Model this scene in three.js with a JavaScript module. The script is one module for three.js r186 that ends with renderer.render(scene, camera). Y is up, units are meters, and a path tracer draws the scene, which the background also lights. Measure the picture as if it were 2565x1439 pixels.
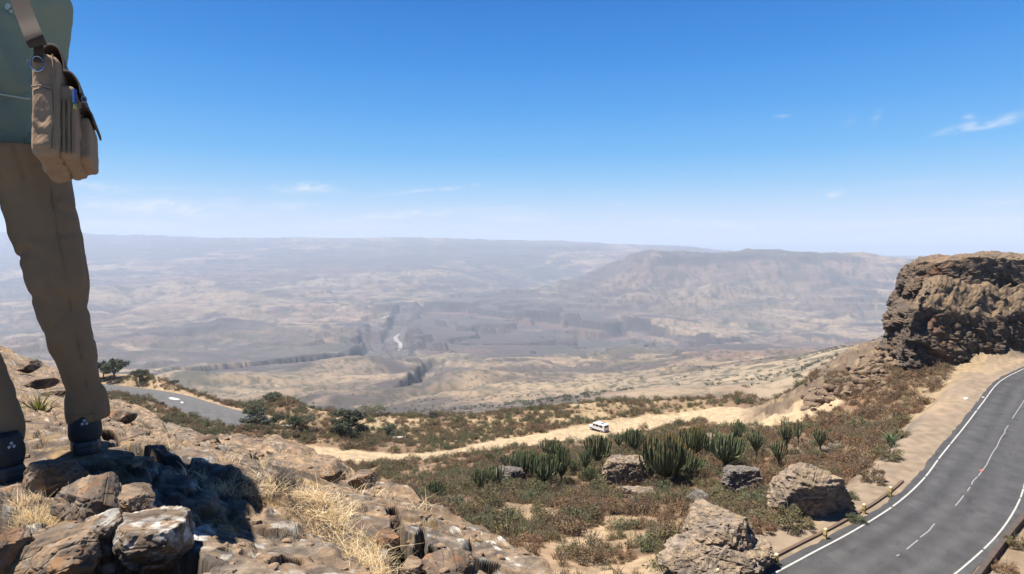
import * as THREE from 'three';
import { mergeGeometries, mergeVertices, toCreasedNormals } from 'three/addons/utils/BufferGeometryUtils.js';
import { RoundedBoxGeometry } from 'three/addons/geometries/RoundedBoxGeometry.js';

// ---------------------------------------------------------------- camera, sky, sun, exposure
const scene = new THREE.Scene();
const EXPO = 2.6, K = 0.68, W = 1024, H = 574, FOV = 50.4, PITCH = 4.02 * Math.PI / 180, CAM_Y = 0.66;
const camera = new THREE.PerspectiveCamera(FOV, W / H, 0.05, 120000);
camera.position.set(0, CAM_Y, 0);
camera.rotation.x = -PITCH;
const renderer = new THREE.WebGLRenderer({ antialias: true });
renderer.setSize(W, H);
renderer.toneMapping = THREE.LinearToneMapping;
renderer.toneMappingExposure = EXPO;
renderer.shadowMap.enabled = true;
const SUN = new THREE.Vector3(-0.37, 0.92, -0.09).normalize();
const sun = new THREE.DirectionalLight(new THREE.Color().setRGB(1, 0.94, 0.85), 4.8);
sun.position.copy(SUN).multiplyScalar(300);
sun.castShadow = true;
sun.shadow.mapSize.set(4096, 4096);
Object.assign(sun.shadow.camera, { left: -160, right: 160, top: 160, bottom: -160, near: 1, far: 900 });
scene.add(sun, sun.target);
scene.fog = new THREE.FogExp2(new THREE.Color().setRGB(0.7, 0.81, 1.0), 0.00006);

// ---------------------------------------------------------------- noise
let seed = 12345;
const rnd = () => { seed = (seed + 0x6D2B79F5) | 0; let t = Math.imul(seed ^ (seed >>> 15), 1 | seed); t = (t + Math.imul(t ^ (t >>> 7), 61 | t)) ^ t; return ((t ^ (t >>> 14)) >>> 0) / 4294967296; };
const reseed = (n) => { seed = n * 7919 + 17; };
const rr = (a, b) => a + (b - a) * rnd();
const clamp = (x, a = 0, b = 1) => Math.min(b, Math.max(a, x));
const lerp = (a, b, t) => a + (b - a) * t;
const sst = (a, b, x) => { const t = clamp((x - a) / (b - a)); return t * t * (3 - 2 * t); };
function h3(i, j, k) { let h = Math.imul(i, 374761393) ^ Math.imul(j, 668265263) ^ Math.imul(k, 1274126177); h = Math.imul(h ^ (h >>> 13), 1274126177); h = Math.imul(h ^ (h >>> 16), 2246822519); return ((h ^ (h >>> 15)) >>> 0) / 4294967296; }
function vn2(x, y, s = 0) {
  const i = Math.floor(x), j = Math.floor(y); let fx = x - i, fy = y - j;
  fx = fx * fx * fx * (fx * (fx * 6 - 15) + 10); fy = fy * fy * fy * (fy * (fy * 6 - 15) + 10);
  const a = h3(i, j, s), b = h3(i + 1, j, s), c = h3(i, j + 1, s), d = h3(i + 1, j + 1, s);
  return (a + (b - a) * fx + (c - a) * fy + (a - b - c + d) * fx * fy) * 2 - 1;
}
function vn3(x, y, z, s = 0) {
  const k = Math.floor(z); let f = z - k; f = f * f * (3 - 2 * f);
  return lerp(vn2(x, y, s + k * 131), vn2(x, y, s + (k + 1) * 131), f);
}
function fbm2(x, y, o = 4, s = 0) { let a = 0.5, v = 0; for (let i = 0; i < o; i++) { v += a * vn2(x, y, s + i * 17); const t = x * 1.62 + y * 1.18; y = y * 1.62 - x * 1.18; x = t; a *= 0.5; } return v; }
function fbm3(x, y, z, o = 4, s = 0) { let a = 0.5, v = 0; for (let i = 0; i < o; i++) { v += a * vn3(x, y, z, s + i * 17); x *= 2.03; y *= 2.03; z *= 2.03; a *= 0.5; } return v; }
function ridge2(x, y, o = 4, s = 0) { let a = 0.5, v = 0; for (let i = 0; i < o; i++) { v += a * (1 - 2 * Math.abs(vn2(x, y, s + i * 23))); const t = x * 1.62 + y * 1.18; y = y * 1.62 - x * 1.18; x = t; a *= 0.5; } return v; }
const WO = { f1: 0, f2: 0, id: 0, dx: 0, dy: 0 };
function wor2(x, y, s = 0) {
  const i = Math.floor(x), j = Math.floor(y); let f1 = 9, f2 = 9, id = 0, dx = 0, dy = 0;
  for (let a = -1; a <= 1; a++) for (let b = -1; b <= 1; b++) {
    const ci = i + a, cj = j + b, px = ci + h3(ci, cj, s) - x, py = cj + h3(ci, cj, s + 7) - y, d = px * px + py * py;
    if (d < f1) { f2 = f1; f1 = d; id = h3(ci, cj, s + 13); dx = px; dy = py; } else if (d < f2) f2 = d;
  }
  WO.f1 = Math.sqrt(f1); WO.f2 = Math.sqrt(f2); WO.id = id; WO.dx = dx; WO.dy = dy; return WO;
}
function wor3(x, y, z, s = 0) {
  const i = Math.floor(x), j = Math.floor(y), k = Math.floor(z); let f1 = 9, f2 = 9, id = 0;
  for (let a = -1; a <= 1; a++) for (let b = -1; b <= 1; b++) for (let c = -1; c <= 1; c++) {
    const ci = i + a, cj = j + b, ck = k + c, t = s + ck * 59, px = ci + h3(ci, cj, t) - x, py = cj + h3(ci, cj, t + 7) - y, pz = ck + h3(ci, cj, t + 29) - z, d = px * px + py * py + pz * pz;
    if (d < f1) { f2 = f1; f1 = d; id = h3(ci, cj, t + 13); } else if (d < f2) f2 = d;
  }
  WO.f1 = Math.sqrt(f1); WO.f2 = Math.sqrt(f2); WO.id = id; return WO;
}

// ---------------------------------------------------------------- computed sky (air and thin cirrus)
{
  const SW = 3072, SH = 1536, px = new Float32Array(SW * SH * 4);
  const stops = [[-90, 0.45, 0.55, 0.7], [0, 0.70, 0.79, 0.93], [1.5, 0.66, 0.78, 0.94], [3, 0.53, 0.72, 0.94], [5.5, 0.30, 0.60, 0.93], [8, 0.16, 0.49, 0.92], [12, 0.078, 0.37, 0.86], [16, 0.036, 0.28, 0.78], [21, 0.016, 0.2, 0.665], [30, 0.013, 0.15, 0.53], [50, 0.017, 0.09, 0.34], [90, 0.014, 0.075, 0.28]];
  const at = (e) => { let k = 0; while (k < stops.length - 2 && e > stops[k + 1][0]) k++; const a = stops[k], b = stops[k + 1], t = clamp((e - a[0]) / (b[0] - a[0])); return [lerp(a[1], b[1], t), lerp(a[2], b[2], t), lerp(a[3], b[3], t)]; };
  // wisps seen in the photograph: [u, v, half length, half height in its pixels, slope, strength] -> azimuth and elevation in degrees
  const wisps = [[2450, 316, 125, 9, -0.12, 0.34], [2525, 300, 75, 10, -0.08, 0.28], [2425, 291, 26, 10, 0.5, 0.16], [2090, 488, 42, 6, -0.02, 0.6], [1960, 292, 42, 3, 0, 0.12], [2195, 300, 18, 14, -0.5, 0.08], [2130, 304, 20, 12, -0.5, 0.08], [770, 472, 95, 10, 0.02, 0.42], [720, 515, 80, 7, -0.05, 0.4], [1085, 476, 165, 3, -0.11, 0.3], [420, 522, 260, 18, 0.02, 0.5], [1000, 540, 210, 10, -0.08, 0.34], [1260, 520, 65, 3, -0.06, 0.25], [2450, 570, 190, 8, -0.12, 0.4], [1800, 562, 280, 9, 0.06, 0.3], [2390, 594, 14, 4, 0, 0.5], [2235, 588, 10, 3, 0, 0.5], [2150, 595, 12, 3, 0, 0.35], [1560, 513, 34, 3, 0, 0.25], [260, 470, 120, 10, 0, 0.2]].map(([u, v, l, h, m, w]) => { const f = 719.5 / Math.tan(FOV * Math.PI / 360), dx = (u - 1282.5) / f, dy = (719.5 - v) / f, k = dy * Math.sin(PITCH) + Math.cos(PITCH), s = dx / k, t = (dy * Math.cos(PITCH) - Math.sin(PITCH)) / k, c = 1 / (1 + s * s); return [Math.atan(s) * 57.3, Math.atan(t * Math.sqrt(c)) * 57.3, l / f * 57.3 * c, h / f * 57.3 * Math.sqrt(c), -m / Math.sqrt(c), w]; });
  for (let j = 0; j < SH; j++) {
    const e = ((j + 0.5) / SH - 0.5) * 180, c = at(e), low = e > -0.5 && e < 26;
    for (let i = 0; i < SW; i++) {
      let k = 0;
      if (low) {
        const az = (((i + 0.5) / SW) * 360 - 90 + 720) % 360; const a = az > 180 ? az - 360 : az;
        const th = az * Math.PI / 180, cx = Math.cos(th) * 20, cz = Math.sin(th) * 20;
        const n = 0.55 + 0.9 * fbm3(cx * 0.35, e * 1.3, cz * 0.35, 3, 91);
        k += sst(0.62, 1.05, n) * 0.45 * sst(0.2, 1.5, e) * (1 - sst(3.2, 5.5, e));
        for (const w of wisps) {
          const dx = (a - w[0]) / w[2]; if (dx < -1.3 || dx > 1.3) continue;
          const dy = (e - w[1] - w[4] * (a - w[0]) - 0.3 * w[3] * Math.sin(a * 1.3 + w[1] * 5)) / w[3]; if (dy < -3 || dy > 3) continue;
          const r = Math.exp(-(dx * dx * 2.2 + dy * dy)), g = 0.6 + 1.5 * fbm2(a * 1.1 + w[0], e * 6 - a * 0.8, 4, 55);
          k += 2.1 * w[5] * r * clamp(g, 0, 1.4) * (1 - sst(0.95, 1.3, Math.abs(dx)));
        }
      }
      k = clamp(k, 0, 0.85);
      const o = (j * SW + i) * 4; px[o] = lerp(c[0], 0.82, k) / EXPO; px[o + 1] = lerp(c[1], 0.87, k) / EXPO; px[o + 2] = lerp(c[2], 0.95, k) / EXPO; px[o + 3] = 1;
    }
  }
  const t = new THREE.DataTexture(px, SW, SH, THREE.RGBAFormat, THREE.FloatType);
  t.mapping = THREE.EquirectangularReflectionMapping; t.magFilter = t.minFilter = THREE.LinearFilter; t.needsUpdate = true;
  scene.background = t; scene.environment = t;
}

// ---------------------------------------------------------------- names, labels, pixels to rays
const used = {};
const numbered = (n) => { const k = used[n] = (used[n] ?? -1) + 1; return k ? n + '_' + String(k).padStart(3, '0') : n; };
function shade(o) { o.traverse((m) => { if (m.isMesh) m.castShadow = m.receiveShadow = true; }); return o; }
function thing(o, name, label, category, group) { o.name = numbered(name); o.userData = { label, category }; if (group) o.userData.group = group; scene.add(shade(o)); return o; }
function struct(g, m, name, kind = 'structure', label) { const o = new THREE.Mesh(g, m); o.name = numbered(name); o.userData = { kind }; if (label) o.userData.label = label; scene.add(shade(o)); return o; }
function part(g, m, name, parent) { const o = new THREE.Mesh(g, m); o.name = name; parent.add(o); return o; }
const F = 719.5 / Math.tan(FOV * Math.PI / 360), sp = Math.sin(PITCH), cp = Math.cos(PITCH);
const ST = (u, v) => { const dx = (u - 1282.5) / F, dy = -(v - 719.5) / F, k = dy * sp + cp; return [dx / k, (sp - dy * cp) / k]; };   // lateral slope, downward slope
const P = (u, v, D) => { const [s, t] = ST(u, v); return new THREE.Vector3(s * D, CAM_Y - t * D, -D); };
function tps(pts, k = 0) {   // thin plate spline through [a, b, value]
  const n = pts.length, N = n + 3, A = Array.from({ length: N }, () => new Float64Array(N + 1)), U = (q) => (q > 1e-12 ? q * Math.log(q) : 0);
  for (let i = 0; i < n; i++) { for (let j = 0; j < n; j++) { const p = pts[i][0] - pts[j][0], q = pts[i][1] - pts[j][1]; A[i][j] = U(p * p + q * q) + (i === j ? k : 0); }
    A[i][n] = A[n][i] = 1; A[i][n + 1] = A[n + 1][i] = pts[i][0]; A[i][n + 2] = A[n + 2][i] = pts[i][1]; A[i][N] = pts[i][2]; }
  for (let c = 0; c < N; c++) {
    let p = c; for (let r = c + 1; r < N; r++) if (Math.abs(A[r][c]) > Math.abs(A[p][c])) p = r;
    [A[c], A[p]] = [A[p], A[c]]; const d = A[c][c];
    for (let r = 0; r < N; r++) if (r !== c && A[r][c]) { const f = A[r][c] / d; for (let q = c; q <= N; q++) A[r][q] -= f * A[c][q]; }
  }
  const w = A.map((r, i) => r[N] / r[i]);
  return (a, b) => { let v = w[n] + w[n + 1] * a + w[n + 2] * b; for (let i = 0; i < n; i++) { const p = a - pts[i][0], q = b - pts[i][1]; v += w[i] * U(p * p + q * q); } return v; };
}
const interp = (tab, x) => { if (x <= tab[0][0]) return tab[0][1]; for (let i = 1; i < tab.length; i++) if (x <= tab[i][0]) { const a = tab[i - 1], b = tab[i]; return lerp(a[1], b[1], (x - a[0]) / (b[0] - a[0])); } return tab[tab.length - 1][1]; };
// where the ray through a pixel meets a height field hf(x, D)
function meet(u, v, hf, D0, D1, n = 400) {
  const [s, t] = ST(u, v); let a = D0; const q = Math.pow(D1 / D0, 1 / n);
  for (let i = 0; i < n; i++) { const b = a * q; if (CAM_Y - t * b < hf(s * b, b)) { let lo = a, hi = b; for (let k = 0; k < 18; k++) { const m = (lo + hi) / 2; if (CAM_Y - t * m < hf(s * m, m)) hi = m; else lo = m; } return new THREE.Vector3(s * hi, hf(s * hi, hi), -hi); } a = b; }
  return null;
}
// a sheet of ground: columns in lateral slope, rows in distance, height and colour from functions of the place
function sheet(cols, s0, s1, rows, hf, cf, wrap, rowD) {
  const nR = rowD ? rows : rows.length, nC = cols + 1, pos = new Float32Array(nR * nC * 3), col = new Float32Array(nR * nC * 3), uv = new Float32Array(nR * nC * 2), idx = new Uint32Array((nR - 1) * cols * 6), c = [0, 0, 0];
  for (let j = 0, p = 0, q = 0; j < nR; j++) for (let i = 0; i < nC; i++, p += 3, q += 2) {
    const s = s0 + (s1 - s0) * i / cols, D = rowD ? rowD(j, s) : rows[j], x = s * D, y = hf(x, D); pos[p] = x; pos[p + 1] = y; pos[p + 2] = -D; uv[q] = x / wrap; uv[q + 1] = D / wrap;
  }
  for (let j = 0, p = 0; j < nR; j++) for (let i = 0; i < nC; i++, p += 3) { cf(pos[p], -pos[p + 2], pos[p + 1], c, i, j); col[p] = c[0]; col[p + 1] = c[1]; col[p + 2] = c[2]; }
  for (let j = 0, k = 0; j < nR - 1; j++) for (let i = 0; i < cols; i++) { const a = j * nC + i, b = a + 1, d = a + nC, e = d + 1; idx[k++] = a; idx[k++] = b; idx[k++] = d; idx[k++] = b; idx[k++] = e; idx[k++] = d; }
  const g = new THREE.BufferGeometry(); g.setAttribute('position', new THREE.BufferAttribute(pos, 3)); g.setAttribute('color', new THREE.BufferAttribute(col, 3)); g.setAttribute('uv', new THREE.BufferAttribute(uv, 2));
  g.setIndex(new THREE.BufferAttribute(idx, 1)); g.computeVertexNormals(); return g;
}
const geo = (a, b, n) => Array.from({ length: n }, (_, i) => a * Math.pow(b / a, i / (n - 1)));
const segD = (px, py, ax, ay, bx, by) => { const dx = bx - ax, dy = by - ay, t = clamp(((px - ax) * dx + (py - ay) * dy) / (dx * dx + dy * dy)); return Math.hypot(px - ax - t * dx, py - ay - t * dy); };
const lineD = (px, py, L) => { let m = 1e9; for (let i = 1; i < L.length; i++) { const d = segD(px, py, L[i - 1][0], L[i - 1][1], L[i][0], L[i][1]); if (d < m) m = d; } return m; };

// ---------------------------------------------------------------- shared textures
function noiseTex(n, f, srgb) {
  const d = new Uint8Array(n * n * 4);
  for (let j = 0; j < n; j++) for (let i = 0; i < n; i++) { const v = clamp(f(i / n, j / n), 0, 1) * 255, o = (j * n + i) * 4; d[o] = d[o + 1] = d[o + 2] = v; d[o + 3] = 255; }
  const t = new THREE.DataTexture(d, n, n); t.wrapS = t.wrapT = THREE.RepeatWrapping; t.magFilter = THREE.LinearFilter; t.minFilter = THREE.LinearMipmapLinearFilter; t.generateMipmaps = true; if (srgb) t.colorSpace = THREE.SRGBColorSpace; t.needsUpdate = true; return t;
}
// tileable fbm: blend the four corners of the tile
function tile(f) { return (x, y) => { const a = x * x * (3 - 2 * x), b = y * y * (3 - 2 * y); return lerp(lerp(f(x, y), f(x - 1, y), a), lerp(f(x, y - 1), f(x - 1, y - 1), a), b); }; }
const rockBump = noiseTex(512, tile((x, y) => 0.5 + 0.55 * fbm2(x * 14, y * 14, 6, 5) - 0.25 * Math.max(0, 0.09 - (wor2(x * 22 + fbm2(x * 9, y * 9, 2, 2), y * 22, 31), WO.f2 - WO.f1)) * 8));
const rockTone = noiseTex(512, tile((x, y) => 0.8 + 0.5 * fbm2(x * 24, y * 24, 6, 77)), true);
const asphaltTone = noiseTex(512, tile((x, y) => 0.86 + 0.16 * fbm2(x * 7, y * 7, 3, 8) + 0.16 * vn2(x * 200, y * 200, 3)), true);
const clothBump = noiseTex(512, (x, y) => 0.5 + 0.25 * Math.sin(x * 512 * 0.6) * Math.sin(y * 512 * 0.6) + 0.1 * vn2(x * 150, y * 150, 4));
const rockMat = new THREE.MeshStandardMaterial({ vertexColors: true, color: new THREE.Color().setRGB(K, K, K), roughness: 0.93, map: rockTone, bumpMap: rockBump, bumpScale: 0.02 });
const boulderTone = noiseTex(512, tile((x, y) => 0.86 + 0.4 * fbm2(x * 16, y * 16, 6, 177) - 1.6 * Math.max(0, 0.07 - (wor2(x * 9 + 0.6 * fbm2(x * 8, y * 8, 2, 2), y * 14, 33), WO.f2 - WO.f1))), true);
boulderTone.repeat.set(0.3, 0.3); const boulderBump = rockBump.clone(); boulderBump.repeat.set(0.3, 0.3);
const boulderMat = new THREE.MeshStandardMaterial({ vertexColors: true, color: new THREE.Color().setRGB(0.85, 0.85, 0.85), roughness: 0.95, map: boulderTone, bumpMap: boulderBump, bumpScale: 0.25 });
const soilMat = new THREE.MeshStandardMaterial({ vertexColors: true, color: new THREE.Color().setRGB(K, K, K), roughness: 1 });
const M = (r, g, b, rough = 0.9, o = {}) => new THREE.MeshStandardMaterial({ color: new THREE.Color().setRGB(r * K, g * K, b * K), roughness: rough, ...o });
// ---------------------------------------------------------------- the valley, from 260 m to the far plateau
const VROW = [[601, 17200], [606, 16200], [630, 14400], [660, 12300], [690, 10700], [715, 9500], [750, 8000], [790, 6600], [830, 5350], [870, 4250], [900, 3350], [940, 2200], [980, 1500], [1030, 850], [1100, 480], [1250, 240]];
const vpts = [];
{
  const add = (u, v, D) => { const [s, t] = ST(u, v); vpts.push([s * 1.6, Math.log(D), t]); };
  for (const u of [-250, 150, 500, 850, 1150]) for (const [v0, D] of VROW) { const v = v0 < 640 ? v0 + 3 : v0; if (v < 610 && u < 300) continue; if (v >= 600 && v <= 1030) add(u, v, D); }
  for (const u of [-250, 150]) { add(u, 607, 16300); }
  for (const [u, top] of [[1380, 712], [1480, 684], [1540, 662], [1600, 641], [1740, 633], [1880, 626], [2020, 631], [2150, 641], [2400, 655], [2750, 670]]) {
    for (const [v, D] of VROW) if (v >= 830 && v <= 870) add(u, v, D);
    for (let k = 0; k <= 4; k++) { const f = k / 4; add(u, lerp(795, top, f), lerp(6000, u < 1550 ? 9200 : 8700, f)); }
    add(u, Math.max(top + 42, 690), 10500); add(u, u < 1780 ? 650 : 668, 13200); add(u, u < 1500 ? 616 : u < 1780 ? 624 : 650, 16200);
  }
  for (const q of [[1500, 985, 520], [1650, 1000, 400], [1800, 958, 720], [2000, 930, 540], [2060, 905, 520], [2200, 858, 640], [2450, 830, 700], [2750, 800, 800], [1900, 905, 1300], [1700, 920, 1800], [1500, 930, 2000], [2100, 880, 1500], [2300, 885, 2500], [2600, 890, 2700], [1900, 895, 2600], [1500, 900, 3300], [1700, 895, 3000]]) add(...q);
  for (let u = -250; u < 2900; u += 300) { add(u, u > 1900 ? 1120 : 1180, 240); }
}
const vT = tps(vpts, 0.00005);
const vRim = (pts) => pts.map(([u, v, a]) => { const [s, t] = ST(u, v); return [s, t, a / F]; });
// scarps: a rim of pixels with the cliff's height in pixels; the ground in front of the rim lies lower
const scarps = [
  [[1030, 770, 0], [1060, 764, 20], [1180, 770, 24], [1300, 789, 26], [1345, 784, 28], [1400, 789, 26], [1500, 804, 26], [1600, 808, 26], [1660, 820, 22], [1720, 845, 20], [1800, 853, 18], [1860, 846, 18], [1920, 834, 8], [1960, 828, 0]],
  [[700, 745, 0], [760, 741, 7], [860, 738, 9], [925, 737, 10], [960, 745, 0]],
  [[740, 716, 0], [830, 710, 8], [960, 708, 9], [1080, 706, 6], [1120, 706, 0]],
  [[1030, 868, 0], [1050, 872, 8], [1120, 880, 8], [1180, 888, 5], [1230, 893, 0]],
  [[900, 800, 0], [930, 803, 10], [960, 812, 12], [985, 822, 0]],
  [[210, 722, 0], [280, 720, 6], [380, 716, 7], [470, 718, 5], [520, 722, 0]],
  [[1960, 872, 0], [2000, 874, 8], [2100, 876, 8], [2200, 880, 6], [2260, 884, 0]],
  [[1560, 668, 0], [1610, 652, 7], [1740, 645, 8], [1880, 639, 8], [2020, 643, 7], [2150, 652, 6], [2300, 662, 0]],
  [[1120, 622, 0], [1170, 617, 6], [1300, 618, 6], [1450, 622, 6], [1560, 630, 0]],
  [[780, 625, 0], [840, 613, 8], [930, 612, 9], [990, 618, 6], [1060, 619, 0]],
  [[300, 668, 0], [340, 659, 8], [460, 655, 9], [600, 652, 8], [700, 655, 0]],
  [[250, 868, 0], [330, 862, 7], [450, 850, 7], [560, 838, 6], [640, 832, 0]],
  [[1180, 720, 0], [1260, 714, 6], [1400, 712, 6], [1480, 716, 0]],
].map(vRim);
const rimAt = (L, s, k) => { for (let i = 1; i < L.length; i++) if (s <= L[i][0]) { const f = (s - L[i - 1][0]) / (L[i][0] - L[i - 1][0]); return lerp(L[i - 1][k], L[i][k], f); } return 0; };
const vBaseT = (s, D) => vT(s * 1.6, Math.log(D));
// the distance of each rim along its lateral slope, tabulated once
const scarpTab = scarps.map((L) => {
  const s0 = L[0][0], s1 = L[L.length - 1][0], n = 160, d = [], a = [];
  for (let i = 0; i <= n; i++) {
    const s = s0 + (s1 - s0) * i / n, t = rimAt(L, Math.max(s, s0 + 1e-6), 1) + 0.0012 * fbm2(s * 60, 0, 3, 4); let lo = 600, hi = 40000;
    let D = 1200; while (D < 18000 && vBaseT(s, D) > t) D *= 1.006;
    d.push(Math.log(D) + 0.012 * fbm2(s * 90, 3, 3, 9)); a.push(rimAt(L, Math.max(s, s0 + 1e-6), 2) * (0.85 + 0.3 * vn2(s * 70, 1, 6)));
  }
  for (let p = 0; p < 3; p++) for (let i = 2; i < n - 1; i++) d[i] = (d[i - 2] + d[i - 1] + d[i] + d[i + 1] + d[i + 2]) / 5;
  return { s0, s1, n, d, a };
});
// ravines: [u, v, half width in pixels, depth in metres]
const ravines = [];
function ravine(x, D) {
  let cut = 0;
  for (const L of ravines) for (let i = 1; i < L.length; i++) {
    const a = L[i - 1], b = L[i], dx = b[0] - a[0], dy = b[1] - a[1], t = clamp(((x - a[0]) * dx + (D - a[1]) * dy) / (dx * dx + dy * dy)), w = lerp(a[2], b[2], t);
    const e = Math.hypot(x - a[0] - t * dx, (D - a[1] - t * dy)) / w; if (e < 1.4) cut = Math.max(cut, lerp(a[3], b[3], t) * (1 - sst(0.35, 1.2, e + 0.25 * vn2(x / 90, D / 90, 3))));
  }
  return cut;
}
// wide gorges with sheer walls: [u, v of the far rim, half width m, depth m]
const gorges = [[[430, 930, 90, 14], [500, 920, 140, 60], [600, 910, 160, 80], [700, 902, 170, 92], [800, 892, 175, 100], [880, 884, 175, 104], [925, 874, 150, 100], [945, 860, 130, 80], [935, 842, 120, 60], [918, 832, 90, 20]], [[1096, 912, 40, 25], [1078, 926, 55, 50], [1062, 944, 50, 46], [1046, 964, 40, 30], [1012, 986, 26, 10]], [[1020, 905, 60, 30], [1006, 885, 90, 60], [1000, 862, 110, 80], [985, 832, 120, 80], [1000, 800, 130, 70], [1020, 770, 120, 40]]].map((L) => L.map(([u, v, w, d]) => { const [s, t] = ST(u, v); let D = 800; while (D < 16000 && vBaseT(s, D) > t) D *= 1.004; return [s * (D - w), D - w, w, d]; }));
const GO = { cut: 0, e: 9 };
function gorge(x, D) {
  GO.cut = 0; GO.e = 9; if (D < 1100 || D > 9000) return GO;
  for (const L of gorges) for (let i = 1; i < L.length; i++) {
    const a = L[i - 1], b = L[i], dx = b[0] - a[0], dy = b[1] - a[1], t = clamp(((x - a[0]) * dx + (D - a[1]) * dy) / (dx * dx + dy * dy)), w = lerp(a[2], b[2], t), px = x - a[0] - t * dx, pd = D - a[1] - t * dy;
    if (Math.abs(px) > w * 1.6 || Math.abs(pd) > w * 1.6) continue;
    const e = Math.hypot(px, pd) / w + 0.13 * vn2(x / 70, D / 70, 3) + 0.1 * vn2(x / 25, D / 25, 5), c = lerp(a[3], b[3], t) * (1 - sst(0.72, 1.0, e)); if (c > GO.cut) { GO.cut = c; GO.e = e; }
  }
  return GO;
}
const hills = [[880, 925, 330, 48], [560, 965, 300, 22], [450, 830, 1100, 60], [380, 740, 1200, 110], [1130, 965, 300, 30], [1180, 985, 180, 25], [1560, 905, 260, 25], [1650, 880, 420, 30]].map(([u, v, r, h]) => { const [s, t] = ST(u, v); let D = 600; while (D < 30000 && vBaseT(s, D) > t) D *= 1.01; return [s * D, D, r, h]; });
let beds = null;   // where each ground point lies in its bed: flats carry fields, the steps between them bare rock in the shade-darkened cliff colour
const VOCT = [[5200, 85], [1900, 62], [720, 36], [260, 15], [95, 5.5], [36, 1.8]];
const gully = (x, D, w) => Math.abs(vn2(x / w + 0.5 * vn2(x / w * 1.7, D / w * 1.7, 5), D / w + 0.5 * vn2(x / w * 1.7 + 9, D / w * 1.7, 6), w));   // zero along the drainage lines
function valleyH(x, D) {
  const s = x / D, l = Math.log(D); let t = vT(s * 1.6, l);
  for (const L of scarpTab) if (s > L.s0 && s < L.s1) {
    const f = (s - L.s0) / (L.s1 - L.s0) * L.n, i = Math.min(L.n - 1, Math.floor(f)), g = f - i, q = lerp(L.d[i], L.d[i + 1], g) - l;
    if (q > -0.002) t += lerp(L.a[i], L.a[i + 1], g) * sst(-0.002, 0.012, q) * (0.78 + 0.22 * sst(0, 0.1, q)) * Math.exp(-Math.max(0, q - 0.08) / 0.16);
  }
  let y = CAM_Y - t * D;
  const far = sst(7000, 10000, D), low = sst(-0.62, -0.5, s) * (1 - sst(-0.26, -0.16, s)) * sst(1700, 2300, D) * (1 - sst(3500, 4200, D)), near = sst(260, 1300, D) * (1 - 0.8 * low);
  // relief: broad swells far away, gullies everywhere
  for (const [w, a] of VOCT) { const k = 1 - sst(0.22 * D, 0.5 * D, w); if (k > 0 && w > D * 0.0035) y += k * a * near * (w > 1500 ? 1 - 0.8 * far : 1 - 0.7 * sst(10000, 12500, D)) * (gully(x, D, w) * 1.8 - 0.5); }
  for (const q of hills) { const e = Math.hypot(x - q[0], (D - q[1]) * 0.8) / q[2]; if (e < 2.2) y += q[3] * Math.exp(-e * e * 1.6) * (1 + 0.25 * vn2(x / 120, D / 120, 8)); }
  // flat-lying strata: benches and small steps
  const st = 58, b = y / st + 0.4 * vn2(x / 1300, D / 1300, 61), fr = b - Math.floor(b), amp = sst(1700, 3400, D) * sst(-0.55, 0.15, vn2(x / 2200, D / 2200, 19)) * (1 - 0.5 * far) * (1 - low);
  y += amp * st * 0.85 * (sst(0.64, 0.76, fr) - fr);
  if (beds) beds.push(fr, amp);
  return y - ravine(x, D) - gorge(x, D).cut;
}
const lin = (o, c, k) => { o[0] = lerp(o[0], c[0], k); o[1] = lerp(o[1], c[1], k); o[2] = lerp(o[2], c[2], k); };
const C = { scrub: [0.095, 0.072, 0.07], scrub2: [0.16, 0.122, 0.108], tan: [0.48, 0.345, 0.21], tan2: [0.33, 0.235, 0.158], pink: [0.36, 0.235, 0.18], red: [0.24, 0.14, 0.105], cliff: [0.085, 0.068, 0.062], olive: [0.15, 0.135, 0.085], pale: [0.54, 0.42, 0.27], hedge: [0.075, 0.075, 0.045] };  // cliff: rock colour with the shade of sheer faces painted in
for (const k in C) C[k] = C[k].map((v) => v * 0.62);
// larger fields and scrub flats seen in the photograph: [u, v, half width, half height in pixels, colour, share]
const patches = [[800, 800, 130, 34, 'pink', 0.7], [760, 850, 150, 18, 'tan', 0.6], [880, 940, 110, 28, 'tan', 0.75], [480, 858, 330, 26, 'scrub', 0.9], [1250, 850, 260, 36, 'scrub', 0.85], [1330, 905, 280, 24, 'scrub', 0.75], [520, 800, 220, 12, 'scrub', 0.5], [1080, 735, 240, 10, 'scrub', 0.5], [1640, 785, 190, 14, 'pink', 0.75], [1760, 838, 130, 9, 'tan', 0.85], [2040, 872, 160, 9, 'pink', 0.8], [1900, 900, 150, 10, 'pink', 0.7], [620, 985, 150, 30, 'tan', 0.8], [1650, 968, 420, 34, 'pale', 0.75], [1980, 925, 160, 30, 'pale', 0.8], [1320, 1000, 230, 26, 'tan', 0.7], [1560, 880, 160, 14, 'tan2', 0.7], [420, 760, 220, 22, 'tan2', 0.6], [900, 712, 160, 8, 'pale', 0.7], [980, 692, 160, 6, 'pale', 0.6], [1130, 690, 240, 7, 'tan', 0.5], [300, 700, 180, 6, 'pink', 0.6], [1900, 760, 330, 60, 'tan2', 0.6], [1850, 690, 360, 40, 'tan2', 0.65], [2050, 660, 200, 14, 'tan2', 0.6], [1700, 745, 200, 18, 'tan', 0.4], [1080, 800, 90, 30, 'scrub', 0.6], [960, 990, 130, 26, 'scrub', 0.6], [100, 800, 180, 30, 'tan2', 0.5], [1100, 945, 70, 26, 'scrub2', 0.6]].map(([u, v, a, b, k, w]) => { const [s, t] = ST(u, v), find = (tt) => { let D = 380; while (D < 17000 && vBaseT(s, D) > tt) D *= 1.01; return Math.log(D); }, l = find(t); return [s, l, a / F, Math.max(0.03, find(ST(u, v - b)[1]) - l), C[k], w]; });
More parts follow.
